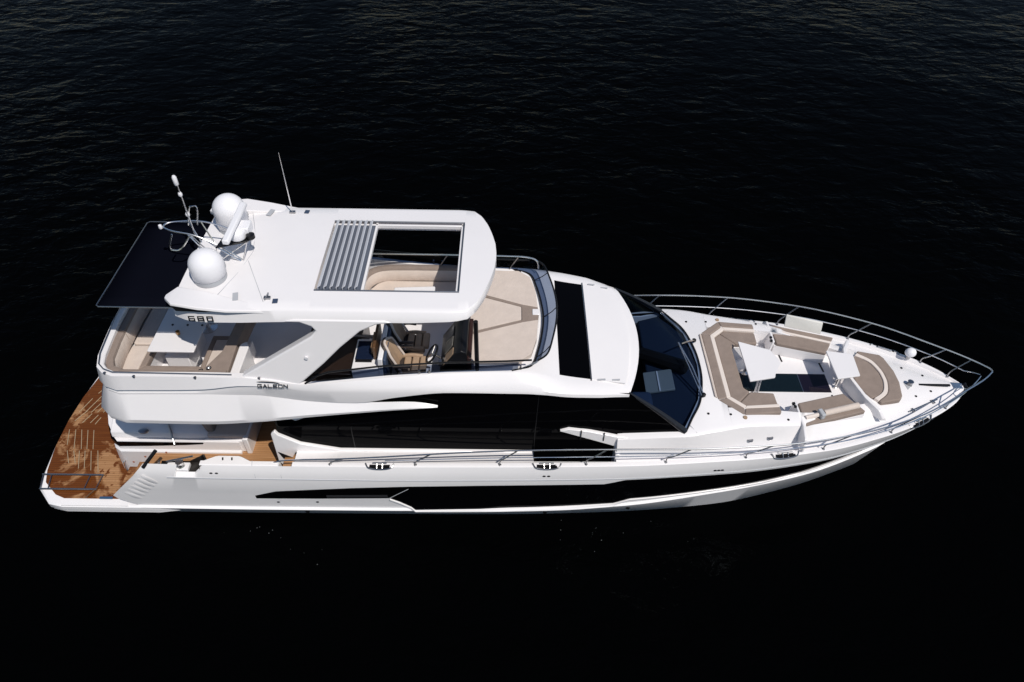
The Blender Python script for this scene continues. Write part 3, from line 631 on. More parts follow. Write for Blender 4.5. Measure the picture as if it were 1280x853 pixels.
# side benches
for s in (-1, 1):
    q = MB(); q.prism([(6.56, s*.96), (7.74, s*.64), (8.08, s*1.17), (6.56, s*1.62)], 2.3, 2.60); bn = q.build('side_bench', WHITE, Y, bevel=.015)
    def ln_(t, d): # along the bench, depth d from inner (0) to outer (1)
        a = (6.60+(7.73-6.60)*t, .95+(.64-.95)*t); b = (6.60+(8.06-6.60)*t, 1.60+(1.17-1.60)*t)
        return (a[0]+(b[0]-a[0])*d, s*(a[1]+(b[1]-a[1])*d))
    q = MB(); q.prism([ln_(0, 0), ln_(1, 0), ln_(1, .60), ln_(0, .66)], 2.58, 2.69); q.build('bench_cushion', TAUPE, bn, bevel=.03, seg=3)
    q = MB(); q.prism([ln_(0, .665), ln_(1, .61), ln_(1, .72), ln_(0, .78)], 2.58, 2.705); q.build('bench_stripe', PALE, bn, bevel=.012)
    q = MB(); q.prism([ln_(0, .785), ln_(1, .725), ln_(1, 1), ln_(0, 1)], 2.50, 2.70); q.build('bench_back_pad', TAUPE, bn, bevel=.025, seg=3)
    # white end board
    q = MB(); q.slab([(6.46, s*.93, 2.30), (6.50, s*.95, 2.74), (6.50, s*1.66, 2.75)]+([(6.46, 1.74, 2.66), (6.45, 1.74, 2.4)] if s > 0 else [(6.46, -1.98, 2.70), (6.44, -2.08, 2.52), (6.45, -2.08, 2.36)]), (.05, 0, 0)); q.build('bench_end_board', WHITE, bn, bevel=.012)
    q = MB(); q.box((6.475, s*1.0, 2.72), (.06, .05, .05)); q.box((6.485, s*1.10, 2.735), (.06, .06, .03)); q.build('board_hinge', BLACK, bn)
    # raised after wall of the front sofa
    q = MB(); q.loft([[(x, s*y, z0), (x+.02, s*y, z), (x+.10, s*(y+.0), z), (x+.14, s*y, z0)] for x, y, z, z0 in ((7.98, .05, 2.70, 2.3), (8.05, .34, 2.70, 2.3), (8.16, .78, 2.70, 2.4), (8.36, 1.12, 2.66, 2.45), (8.45, 1.24, 2.52, 2.45))], True, True); q.build('front_sofa_wall', WHITE, bn, bevel=.012)
bp_ = MB(); bp_.slab([(6.93, 1.52, 2.72), (7.76, 1.25, 2.72), (7.77, 1.36, 2.99), (6.94, 1.63, 2.99)], (.01, .045, .01)); bp_.build('folded_backrest', mat('backrest_board', (.66, .645, .60), .5), bn, bevel=.012)
p0 = MB(); p0.tube([(7.06, -1.30, 2.76), (7.9, -1.06, 2.76)], .075, 10); rl = p0.build('bolster_cushion', CREAM); rl['label'] = 'cream bolster cushion with grey strap lying on the near foredeck bench'; rl['category'] = 'cushion'
p0 = MB(); p0.tube([(6.62, -1.42, 2.74), (7.04, -1.31, 2.76)], .05, 8); p0.build('bolster_end', PALE, rl)
p0 = MB(); p0.box((6.98, -1.34, 2.78), (.10, .2, .16), rz=.25); p0.build('bolster_strap', GREYW, rl, bevel=.02)
# front sofa
FO = [(8.22, -.20), (8.28, -.42), (8.50, -.82), (9.07, -.69), (9.13, -.58), (9.22, -.18)]
FO = FO+[(x, -y) for x, y in reversed(FO)]
q = MB(); q.prism(FO, 2.3, 2.47); fso = q.build('front_sofa', WHITE, Y, bevel=.01)
A1 = spline([(8.47, -.68, 0), (8.74, -.48, 0), (8.86, -.2, 0), (8.88, 0, 0), (8.86, .2, 0), (8.74, .48, 0), (8.47, .68, 0)], 4); A1 = [(p.x, p.y) for p in A1]
A2 = [(x+.085, y*1.10) for x, y in A1]; A2[0] = (8.55, -.76); A2[-1] = (8.55, .76)
q = MB(); q.prism([(8.22, -.20), (8.28, -.42), (8.44, -.66)]+A1[1:-1]+[(8.44, .66), (8.28, .42), (8.22, .20)], 2.46, 2.56); q.build('sofa_cushion', TAUPE, fso, bevel=.03, seg=3)
q = MB(); q.prism(A1+list(reversed(A2)), 2.46, 2.585); q.build('sofa_stripe', PALE, fso, bevel=.012)
q = MB(); q.prism(A2+[(8.58, .83), (9.08, .71), (9.15, .60), (9.24, .18), (9.24, -.18), (9.15, -.60), (9.08, -.71), (8.58, -.83)], 2.44, 2.59); q.build('sofa_back_pad', TAUPE, fso, bevel=.03, seg=3)

# ================================================================== deck gear
def dz(x, y):
    r = deck_ring(x, 0); y = -abs(y)
    for a, b in zip(r, r[1:]):
        if a[1] <= y <= b[1] and b[1] > a[1]: return a[2]+(b[2]-a[2])*(y-a[1])/(b[1]-a[1])
    return r[-1][2]
for s in (-1, 1):
    for x, y in ((4.43, 1.46), (4.92, 1.47), (6.2, 1.52), (9.6, .45), (10.05, .25)):
        q = MB(); q.lathe([(.028, 0), (.028, .014), (0, .018)], (x, s*y, dz(x, y)-.002), 10); q.build('popup_stud', BLACK, deck)
    q = MB(); q.lathe([(.05, 0), (.045, .03), (.0, .035)], (5.22, s*1.55, dz(5.22, 1.55)-.004), 10); q.build('deck_lamp', LEATHER, deck)
    for x, y in ((5.35, 1.86), (5.80, 1.80)):
        q = MB(); q.lathe([(.07, 0), (.07, .012), (.045, .016), (.04, .01), (0, .012)], (x, s*y, dz(x, y)), 16); q.build('filler_cap', STEELD, deck)
    q = MB(); q.tube([(3.98, s*1.78, 2.87), (4.1, s*1.95, dz(4.1, 1.95)+.004), (4.14, s*2.1, dz(4.14, 2.1)+.004)], .006, 5); q.build('drain_line', GREYW, deck)
    # mooring cleats let into the bulwark
    for x in (-2.72, .90, 6.1, 9.45):
        g, z = pch(HX, GY, x), pch(HX, GZ, x); g2 = pch(HX, GY, x+.4); a = math.atan2(g2-g, .4)
        def cp(dx, dn, dz_): return (x+dx, s*(pch(HX, GY, x+dx)+dn), pch(HX, GZ, x)+dz_)
        q = MB(); q.loft([[cp(dx, -.055, .018), cp(dx, .006, .019), cp(dx, .016, -.035 if abs(dx) < .2 else -.01), cp(dx, -.055, -.04)] for dx in frange(-.22, .22, 8)], True, True); cl = q.build('mooring_cleat', BLACK, deck)
        q = MB(); q.tube(spline([cp(-.31, -.08, .03), cp(-.25, .01, .0), cp(-.1, .03, -.03), cp(.1, .03, -.03), cp(.25, .01, .0), cp(.31, -.08, .03)], 4), .017, 8); q.build('cleat_guard', STEELD, cl)
        q = MB(); q.tube([cp(-.15, -.075, .05), cp(.15, -.075, .05)], .018, 8); q.build('cleat_bar', STEEL, cl)
        for dx in (-.06, .06):
            q = MB(); q.tube([cp(dx, -.07, .04), cp(dx, .02, -.01)], .011, 6); q.build('cleat_post', STEEL, cl)
# anchor gear
q = MB(); q.box((10.12, -.06, dz(10.1, .06)+.012), (.92, .055, .03)); anc = q.build('anchor_chain_channel', BLACK, deck)
q = MB(); q.prism([(9.44, -.02), (9.66, -.10), (9.48, -.26)], dz(9.55, 0)-.02, dz(9.55, 0)+.012); q.build('windlass_plate', GREYW, anc)
q = MB(); q.lathe([(.07, 0), (.05, .04), (.05, .08), (.07, .12), (0, .13)], (9.57, -.10, dz(9.57, .1)), 14); q.build('windlass', STEELD, anc)
q = MB(); q.tube([(9.3, -.88, dz(9.3, .88)+.05), (10.12, -.48, dz(10.12, .48)+.05)], .014, 6); bar_ = q.build('mooring_bar', STEELD, deck)
for x, y in ((9.42, -.82), (10.0, -.54)):
    q = MB(); q.box((x, y, dz(x, abs(y))+.03), (.04, .10, .04), rz=.45); q.build('bar_foot', STEELD, bar_)
q = MB(); q.loft([[(x, -y, z), (x, y, z), (x, y, z-.05), (x, -y, z-.05)] for x, y, z in ((10.68, .10, 2.30), (10.9, .09, 2.29), (11.05, .07, 2.25), (11.10, .05, 2.18))], True, True); ro = q.build('bow_roller', STEEL, deck, bevel=.01)
q = MB(); q.lathe([(.05, -.07), (.035, 0), (.05, .07)], (11.02, 0, 2.27), 14, 'y'); q.build('roller', BLACK, ro)
for i in range(4):
    q = MB(); x = 9.35+i*.14; q.box((x, -(pch(HX, GY, x)+.0), 2.30), (.05, .05, .03), rz=.6); q.build('bow_fairlead', STEELD, deck)
q = MB(); q.lathe([(.05, 0), (.05, .12), (0, .13)], (9.92, .84, 2.33), 12); sl_ = q.build('searchlight_post', STEELD, deck)
q = MB(); q.lathe([(0, -.02)]+[(.12*math.sin(a), .10-.12*math.cos(a)) for a in frange(.3, math.pi-.3, 8)]+[(0, .22)], (9.92, .84, 2.44), 18, 'z', 1.1); q.build('searchlight', DOME, sl_)

# ================================================================== guard rails
TOPR = [(-5.02, 2.36, 2.12), (-4.85, 2.36, 2.19), (-3.5, 2.37, 2.30), (-.55, 2.38, 2.63), (1.0, 2.40, 2.76), (3.85, 2.43, 2.89), (5.6, 2.34, 2.93), (7.25, 2.07, 2.93), (9.0, 1.50, 2.91), (10.5, .66, 2.88), (11.1, .28, 2.85), (11.36, .06, 2.84)]
def rail_xyz(x):
    xs = [p[0] for p in TOPR]; return (x, pch(xs, [p[1] for p in TOPR], x), pch(xs, [p[2] for p in TOPR], x))
STN = [(-3.8, .32), (-1.95, .36), (-.12, .38), (1.75, .4), (3.48, .42), (5.22, .42), (6.97, .42), (8.64, .42), (10.2, .36), (10.72, .33)]
for s in (-1, 1):
    q = MB(); pts = [rail_xyz(x) for x in frange(-5.02, 11.36, 90)]
    q.tube([(x, s*y, z) for x, y, z in pts]+[(11.38, 0, 2.84)], .017, 8); gr_ = q.build('guard_rail', STEEL, Y)
    q = MB(); mp_ = []
    for x in frange(-2.6, 10.95, 70):
        t = rail_xyz(x); g = pch(HX, GY, x)-.06; z = pch(HX, GZ, x); k = .52
        mp_.append((x, s*(g+(t[1]-g)*k), z+(t[2]-z)*k))
    mp_ += [(11.1, s*.12, 2.62), (11.2, s*.02, 2.66)]
    q.tube(mp_, .011, 6); q.build('middle_rail', STEEL, gr_)
    for x, dx in STN:
        g = pch(HX, GY, x); z = pch(HX, GZ, x); g = max(g-.06, g*.6); t = rail_xyz(x+dx)
        B = Vector((x, s*g, z)); T = Vector((t[0], s*t[1], t[2])); h = T.z-B.z
        q = MB(); q.tube(spline([B, B+Vector((.01, 0, h*.26)), B+(T-B)*.42+Vector((-.05, 0, .03)), T], 5), .015, 8); st_ = q.build('stanchion', STEELD, gr_)
        q = MB(); q.lathe([(.04, -.005), (.04, .012), (.02, .02), (0, .02)], tuple(B), 10); q.build('stanchion_foot', STEELD, st_)

# ================================================================== tiny pale flecks on the water beside the hull
q = MB()
for cx, cy, n_, sp in ((-5.8, -2.9, 7, .5), (-4.7, -3.2, 4, .45), (1.3, -2.7, 5, .6), (3.2, -2.8, 3, .6)):
    for i in range(n_):
        x = cx+random.gauss(0, sp); y = min(cy+random.gauss(0, sp*.35), -2.42); r = random.uniform(.004, .012)
        q.prism([(x+r*random.uniform(.6, 1.3)*math.cos(a), y+r*random.uniform(.4, 1)*math.sin(a)) for a in frange(0, 2*math.pi, 7)[:-1]], .001, .006)
fo = q.build('water_flecks', mat('pale_fleck', (.12, .125, .125), .8), smooth=0); fo['kind'] = 'stuff'
fo['label'] = 'tiny pale flecks on the water beside the near side of the yacht'; fo['category'] = 'pale_fleck'
# ================================================================== flybridge furniture
def cushion(out, z0, z1, m, name, parent, bev=.045, r=.06, label=None):
    mb = MB(); mb.prism(fillet(out, r), z0, z1); return mb.build(name, m, parent, bevel=bev, seg=3, label=label)
# after U-shaped sofa
sb = MB(); o = [(-8.12, -1.2), (-7.75, -1.86), (-5.55, -1.86), (-5.55, -.42), (-6.36, -.42), (-6.36, -1.36), (-7.50, -1.36), (-7.50, 1.36), (-6.4, 1.36), (-6.4, 1.86), (-7.75, 1.86), (-8.12, 1.2)]
sb.prism(o, 3.5, 3.93); usofa = sb.build('aft_sofa', WHITE, Y, bevel=.02)
seatz = (3.92, 4.05)
cushion([(-8.0, -1.84), (-7.62, -1.84), (-7.62, -.74), (-8.0, -.74)], *seatz, CREAM, 'seat_cushion', usofa, .03)
cushion([(-8.0, -.70), (-7.62, -.70), (-7.62, 1.84), (-8.0, 1.84)], *seatz, CREAM, 'seat_cushion', usofa, .03)
cushion([(-7.60, -1.84), (-6.28, -1.84), (-6.28, -1.44), (-7.60, -1.44)], *seatz, CREAM, 'seat_cushion', usofa, .03)
cushion([(-7.60, 1.44), (-6.42, 1.44), (-6.42, 1.84), (-7.60, 1.84)], *seatz, CREAM, 'seat_cushion', usofa, .03)
cushion([(-6.26, -1.84), (-5.80, -1.84), (-5.80, -.54), (-6.26, -.54)], *seatz, CREAM, 'seat_cushion', usofa, .03, [.02, .02, .12, .02])
# taupe edge bands along the seat fronts
eb = MB(); eb.prism([(-7.61, -1.43), (-7.49, -1.33), (-7.49, 1.33), (-7.61, 1.43)], 3.90, 4.052); eb.build('seat_edge', TAUPE, usofa, bevel=.025, seg=3)
eb = MB(); eb.prism([(-7.61, -1.435), (-6.27, -1.435), (-6.37, -1.32), (-7.49, -1.32)], 3.90, 4.05); eb.build('seat_edge', TAUPE, usofa, bevel=.025, seg=3)
eb = MB(); eb.prism([(-6.27, -1.43), (-6.37, -1.33), (-6.37, -.42), (-5.80, -.42), (-5.80, -.53), (-6.27, -.53)], 3.90, 4.051); eb.build('seat_edge', TAUPE, usofa, bevel=.025, seg=3)
# backrests
def backrest(path, h0, h1, th, m, mtop, parent):
    """padded back along a plan path: cream face, taupe cap"""
    P = [Vector((p[0], p[1], 0)) for p in path]; face = []; capr = []
    for i, p in enumerate(P):
        t = ((P[i+1] if i+1 < len(P) else P[i])-(P[i-1] if i else P[i])).normalized(); nrm = Vector((-t.y, t.x, 0))
        q = lambda d, z: (p.x+nrm.x*d, p.y+nrm.y*d, z)
        face.append([q(.02, h0), q(th+.04, h0), q(th+.055, h0+.03), q(th+.02, h1-.05), q(th-.02, h1-.02), q(.02, h1-.02)])
        capr.append([q(.0, h1-.06), q(th-.01, h1-.06), q(th+.02, h1-.03), q(th, h1+.012), q(th-.04, h1+.02), q(.03, h1+.02), q(.0, h1)])
    a = MB(); a.loft(face, True, True); a.build('backrest', m, parent, smooth=50)
    a = MB(); a.loft(capr, True, True); a.build('backrest_cap', mtop, parent, smooth=50)
backrest([(-5.6, -1.90), (-7.72, -1.90)][::-1], 4.03, 4.40, .13, CREAM, TAUPE, usofa)
backrest([(-7.74, -1.88), (-7.98, -1.78), (-8.12, -1.5), (-8.18, -1.0), (-8.195, -0.74)][::-1], 4.03, 4.40, .14, CREAM, TAUPE, usofa)
backrest([(-8.195, -.70), (-8.22, 0.0), (-8.18, 1.0), (-8.12, 1.5), (-7.98, 1.78), (-7.74, 1.88)][::-1], 4.03, 4.40, .14, CREAM, TAUPE, usofa)
backrest([(-7.72, 1.90), (-6.3, 1.90)][::-1], 4.03, 4.40, .13, CREAM, TAUPE, usofa)
eb = MB(); eb.prism(fillet([(-5.88, -1.88), (-5.58, -1.88), (-5.62, -.9), (-5.58, -.1), (-5.5, .5), (-5.68, .5), (-5.80, -.1), (-5.86, -1.2), (-6.1, -1.72), (-6.5, -1.84), (-6.5, -1.88)], .05), 4.0, 4.38); eb.build('forward_backrest', TAUPE, usofa, bevel=.05, seg=3)
for x, y in ((-6.12, -1.78), (-5.98, -1.70)):
    q = MB(); q.lathe([(.05, 0), (.055, .02), (.035, .022), (.03, -.01), (0, -.01)], (x, y, 4.385), 14); q.build('cup_holder', STEEL, usofa)
q = MB(); q.prism(fillet([(-5.56, -1.86), (-5.38, -1.86), (-5.38, -1.0), (-5.46, -.85), (-5.58, -.95)], .04), 3.5, 4.33); q.build('sofa_back_locker', WHITE, usofa, bevel=.02)
# table
q = MB(); q.prism(fillet([(-7.42, -1.2), (-6.46, -1.2), (-6.46, .7), (-7.42, .7)], .03), 4.31, 4.35); tbl = q.build('flybridge_table', WHITE, Y, bevel=.01)
for y in (-.75, .35):
    q = MB(); q.lathe([(.2, 0), (.2, .02), (.06, .05), (.05, .5), (.05, .78), (.14, .80), (0, .80)], (-6.85, y, 3.52), 16); q.build('pedestal', STEEL, tbl)
q = MB(); q.box((-7.0, -.55, 3.75), (.5, .9, .45)); q.build('table_locker', WHITE, tbl, bevel=.02)
for x, y in ((-7.15, -.42), (-6.83, -.42), (-6.52, -.42)):
    q = MB(); q.lathe([(.025, 0), (.025, .012), (0, .014)], (x, y, 4.35), 10); q.build('table_catch', BLACK, tbl)
q = MB(); q.lathe([(.0, 0), (.035, 0), (.045, .085), (.04, .085), (.03, .01), (0, .01)], (-6.93, -.70, 4.352), 16); cup = q.build('amber_item', mat('amber_brass', (.5, .27, .1), .3, metal=.4), smooth=50)  # small amber cup-shaped item standing on the table
cup['label'] = 'small amber item on the white table of the flybridge stern'; cup['category'] = 'glass'
# glass and rail round the stern of the flybridge
rp = [(x+nx*-.05, y-ny*.05, 4.56) for x, y, nx, ny in aftbase()]; rp = [(x, y, z) for x, y, z in rp]
q = MB(); q.tube([(-5.4, -2.0, 4.545)]+[(x, y+.02, 4.545) for x, y, z in rp]+[(x, -y-.02, 4.545) for x, y, z in reversed(rp[:-1])]+[(-5.4, 2.0, 4.545)], .013, 6); q.build('coaming_rail', STEELD, Y)
for x, y in ((-7.9, -1.98), (-7.3, -2.06), (-6.1, -2.07), (-4.85, -2.06)):
    q = MB(); q.lathe([(.02, 0), (.02, .03), (.03, .035), (0, .05)], (x, y, 4.50), 10); q.build('canvas_stud', STEELD, shell)

# side windscreens and curved front windscreen
GB = [(-3.95, -2.05), (-3.75, -2.0), (-2.45, -1.80), (-1.2, -1.68), (0, -1.62), (.22, -1.60)]
def gpane(path, z0, z1, lean=0): return [[(x, y, z0), (x+lean, y, z1)] for x, y in path]
for s in (1, -1):
    q = MB(); q.loft([[(x, s*y, 4.355), (x+(.2 if i == 0 else .02), s*y, 4.36+(.24 if i else .12))] for i, (x, y) in enumerate(GB)]); g = q.build('side_windscreen', SMOKE, Y, smooth=0)
    q = MB(); q.tube([(-3.98, s*-2.05, 4.37), (-3.72, s*-2.0, 4.55), (-3.5, s*-1.965, 4.62)]+[(x, s*y, 4.64) for x, y in GB[2:]]+[(.5, s*-1.59, 4.65)], .02, 8); q.build('windscreen_rail', BLACK, g)
    for x, y in ((-1.75, -1.74), (-1.55, -1.72)):
        q = MB(); q.box((x, s*(y-.01), 4.42), (.04, .02, .12)); q.build('glass_clamp', STEEL, g)
    q = MB(); q.tube([(-.6, s*1.6, 4.3), (-.6, s*1.62, 5.72)], .045, 10); q.build('hardtop_strut', BLACK, Y)
FB = [(.10, -1.615), (.5, -1.45), (.64, -1.05), (.74, -.5), (.78, 0)]; FT = [(.62, -1.60), (.82, -1.40), (.94, -.95), (1.03, -.45), (1.06, 0)]
FB2 = FB+[(x, -y) for x, y in reversed(FB[:-1])]; FT2 = FT+[(x, -y) for x, y in reversed(FT[:-1])]
fbs = spline([(x, y, 0) for x, y in FB2], 5); fts = spline([(x, y, 0) for x, y in FT2], 5)
q = MB(); q.loft([[(a.x, a.y, 4.33), ((a.x+b.x)/2+.03, (a.y+b.y)/2, 4.5), (b.x, b.y, 4.65)] for a, b in zip(fbs, fts)]); fg = q.build('front_windscreen', SMOKE, Y, smooth=60)
q = MB(); q.tube([(p.x, p.y, 4.655) for p in fts], .02, 8); q.build('windscreen_rail', BLACK, fg)
q = MB(); q.tube([(p.x, p.y, 4.345) for p in fbs], .025, 8); q.build('windscreen_base', BLACK, fg)
for k in (8, 20, 32):
    q = MB(); q.tube([(fbs[k].x, fbs[k].y, 4.34), ((fbs[k].x+fts[k].x)/2+.035, (fbs[k].y+fts[k].y)/2, 4.5), (fts[k].x, fts[k].y, 4.65)], .01, 6); q.build('glass_joint', BLACK, fg)
q = MB(); q.tube(spline([(-3.6, 1.60, 4.76), (-1.5, 1.58, 4.78), (0, 1.56, 4.78), (.45, 1.55, 4.76), (.66, 1.5, 4.70), (.7, 1.46, 4.5)], 6), .018, 8); hr = q.build('far_handrail', STEEL, Y)
for x in (-3.5, -1.4, .25):
    q = MB(); q.tube([(x, 1.58, 4.77), (x-.22, 1.60, 4.38)], .016, 6); q.build('rail_post', STEELD, hr)

# forward sunpad
sz = 4.33
o = [(-.78, -1.45), (.25, -1.45), (.50, -1.25), (.64, -.75), (.70, 0)]
q = MB(); q.prism(o+mir(o[:-1]), 3.5, sz); spb = q.build('sunpad', WHITE, Y, bevel=.02)
def lerp2(a, b, t): return (a[0]+(b[0]-a[0])*t, a[1]+(b[1]-a[1])*t)
cushion([(-.80, .70), (.33, .28), (.66, .20), (.62, .76), (.50, 1.22), (.24, 1.44), (-.80, 1.44)], sz, 4.45, CREAM, 'sunpad_cushion', spb, .03, .02)
cushion([(-.80, -1.44), (.24, -1.44), (.50, -1.22), (.62, -.76), (.66, -.20), (.33, -.28), (-.80, -.70)], sz, 4.45, CREAM, 'sunpad_cushion', spb, .03, .02)
cushion([(-.80, -.60), (.30, -.20), (.30, .20), (-.80, .60)], sz, 4.45, CREAM, 'sunpad_cushion', spb, .03, .02)
q = MB(); q.prism([(-.80, .62), (.31, .21), (.31, -.21), (-.80, -.62), (-.80, -.69), (.33, -.285), (.66, -.21), (.68, 0), (.66, .21), (.33, .285), (-.80, .69)], sz, 4.447); q.build('sunpad_band', TAUPE, spb, bevel=.012)
q = MB(); q.box((.62, .03, 4.46), (.16, .18, .03)); q.build('sunpad_tray', WHITE, spb, bevel=.01)

# far side sofa and its small table
o = [(-3.35, .75), (-3.35, 1.1), (-3.2, 1.42), (-2.9, 1.62), (-.88, 1.62), (-.88, 1.0), (-2.75, 1.0), (-2.8, .75)]
q = MB(); q.prism(fillet(o, .1), 3.5, 3.98); fsf = q.build('side_sofa', WHITE, Y, bevel=.02)
cushion([(-3.2, .55), (-3.2, 1.1), (-3.05, 1.35), (-2.85, 1.45), (-.9, 1.45), (-.9, .85), (-2.6, .85), (-2.7, .55)], 3.97, 4.1, CREAM, 'seat_cushion', fsf, .035, .08)
pth = spline([(-3.40, .55, 0), (-3.40, 1.05, 0), (-3.28, 1.38, 0), (-2.95, 1.60, 0), (-2.3, 1.65, 0), (-.88, 1.65, 0)], 5)
backrest([(p.x, p.y) for p in reversed(pth)], 4.08, 4.42, .15, CREAM, TAUPE, fsf)
q = MB(); q.prism(fillet([(-2.56, .25), (-1.64, .25), (-1.64, .86), (-2.56, .80)], .04), 4.10, 4.45); q.build('side_table', WHITE, Y, bevel=.02)
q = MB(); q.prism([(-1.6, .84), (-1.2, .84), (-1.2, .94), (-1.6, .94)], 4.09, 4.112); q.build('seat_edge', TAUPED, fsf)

# wet bar
q = MB(); q.prism([(-4.25, -1.62), (-3.12, -1.62), (-3.12, .2), (-4.25, .2)], 3.52, 4.18); bar = q.build('wet_bar', mat('brown_lacquer', (.018, .010, .007), .3), Y, bevel=.015)
q = MB(); q.box((-3.5, -.55, 4.21), (1.3, .06, .05)); q.build('bar_rim', STEELD, bar)
q = MB(); q.prism([(-3.12, -1.72), (-2.56, -1.68), (-2.56, -.85), (-3.12, -.85)], 3.52, 4.44); q.build('grill_cabinet', WHITE, bar, bevel=.02)
q = MB(); q.box((-2.90, -1.20, 4.455), (.36, .52, .04)); gr = q.build('grill_lid', mat('navy_glass', (.008, .014, .035), .08), bar, bevel=.01)
q = MB(); q.box((-2.90, -1.49, 4.455), (.33, .06, .03)); q.build('grill_tray', BLACK, gr)
q = MB(); q.box((-2.67, -1.05, 4.62), (.06, .80, .34)); q.build('wood_board', WOODD, bar, bevel=.01)
q = MB(); q.box((-2.73, -1.1, 4.56), (.05, .45, .24)); q.build('cutting_board', mat('pale_wood', (.30, .18, .10), .5, var=.1, vscale=8), bar, bevel=.008)
q = MB(); q.box((-2.54, -1.05, 4.22), (.10, 1.3, 1.02), ry=.05); q.build('bar_back_panel', WHITE, bar, bevel=.02)
q = MB(); q.box((-2.455, -1.05, 4.22), (.06, 1.34, 1.0), ry=.05); q.build('bar_back_lining', NAVY, bar, bevel=.02)

# two helm seats
def helm_seat(y):
    q = MB(); q.lathe([(.2, 0), (.2, .03), (.09, .06), (.08, .42), (.16, .45), (0, .45)], (-2.04, y, 3.52), 16); hs_ = q.build('helm_seat', BLACK, Y)
    q = MB(); q.prism(fillet([(-2.28, y-.25), (-1.76, y-.25), (-1.76, y+.25), (-2.28, y+.25)], .06), 3.97, 4.09); q.build('seat_pan', LEATHERD, hs_, bevel=.03)
    for i in range(3):
        x = -2.14+i*.165; a = MB(); a.prism(fillet([(x, y-.21), (x+.145, y-.21), (x+.145, y+.21), (x, y+.21)], .04), 4.08, 4.17+(.02 if i == 2 else 0)); a.build('seat_cushion', LEATHER, hs_, bevel=.035, seg=3)
    for s in (1, -1):
        a = MB(); a.tube(spline([(-2.22, y+s*.24, 4.12), (-2.0, y+s*.25, 4.15), (-1.76, y+s*.23, 4.14)], 4), .045, 8); a.build('seat_bolster', LEATHER, hs_)
    # bucket back: outer shell, padded inner panel, cream piping
    def back(t, u, d):
        z = 4.12+.66*t; x = -2.25-.22*t-d; wd = .25*(1-.10*t) if t < .7 else .25*(.93-(t-.7)**2*4.6)
        return (x+.10*abs(u)**2.4*(1-.4*t), y+u*wd, z)
    a = MB(); a.loft([[back(i/12, -1+j/5, .05) for j in range(11)] for i in range(13)]); a.build('bucket_back', LEATHERD, hs_, smooth=70, solid=.06, bevel=.02)
    a = MB(); a.loft([[back(.02+.93*i/12, (-1+j/5)*.90, -.005-.02*abs(math.cos((-1+j/5)*4.7))*(1-abs(i/12-.5))) for j in range(11)] for i in range(13)]); a.build('back_pad', LEATHER, hs_, smooth=70, solid=.04, bevel=.015)
    a = MB(); a.tube(spline([back(t, -1.03, 0) for t in (0, .25, .5, .75, .92)]+[back(1.0, u, 0) for u in (-.6, 0, .6)]+[back(t, 1.03, 0) for t in (.92, .75, .5, .25, 0)], 3), .026, 8); a.build('back_piping', CREAM, hs_)
    for s in (1, -1):
        a = MB(); a.tube(spline([(-2.30, y+s*.28, 4.34), (-2.14, y+s*.29, 4.37), (-1.96, y+s*.28, 4.36)], 4), .03, 8); a.build('armrest', LEATHERD, hs_)
helm_seat(-1.27); helm_seat(-.58)

# helm console
q = MB(); q.loft([[(-1.25, y, 3.5), (-1.38, y, 4.2), (-1.30, y, 4.32), (-1.05, y, 4.72), (-.92, y, 4.80), (-.80, y, 4.74), (-.80, y, 3.5)] for y in (-1.52, -1.4, -.6, -.45)], True, True); con = q.build('helm_console', BLACK, Y, bevel=.02)
for y0, y1 in ((-1.22, -.95), (-.90, -.63)):
    q = MB(); q.slab([(-1.275, y0, 4.385), (-1.275, y1, 4.385), (-1.105, y1, 4.655), (-1.105, y0, 4.655)], (-.012, 0, .008)); q.build('chart_screen', mat('grey_screen', (.16, .155, .14), .12), con, smooth=0)
q = MB(); q.slab([(-1.30, -1.48, 4.33), (-1.24, -1.25, 4.43), (-1.08, -1.30, 4.68), (-1.08, -1.48, 4.68)], (-.01, 0, .006)); q.build('tan_dash_panel', LEATHER, con, smooth=0)
C = Vector((-1.55, -1.17, 4.36)); ax = Vector((-.80, 0, .6)).normalized(); u = Vector((0, 1, 0)); v = ax.cross(u)
q = MB(); q.tube([C+(u*math.cos(a)+v*math.sin(a))*.2 for a in frange(0, 2*math.pi, 28)[:-1]], .022, 8, True); wheel = q.build('steering_wheel', BLACK, con)
q = MB()
for a in (R(90), R(210), R(330)): q.tube([C, C+(u*math.cos(a)+v*math.sin(a))*.19], .014, 6)
q.tube([C, C-ax*.2], .03, 8); q.build('wheel_spokes', STEEL, wheel)
for y in (-1.40,):
    q = MB(); q.box((-1.36, y, 4.33), (.08, .12, .1)); q.build('throttle', STEELD, con, bevel=.015)
q = MB(); q.prism([(-.80, -1.52), (-.72, -1.52), (-.72, -.35), (-.80, -.35)], 3.5, 4.6); q.build('console_back', mat('dark_red_brown', (.03, .012, .01), .4), con, bevel=.01)

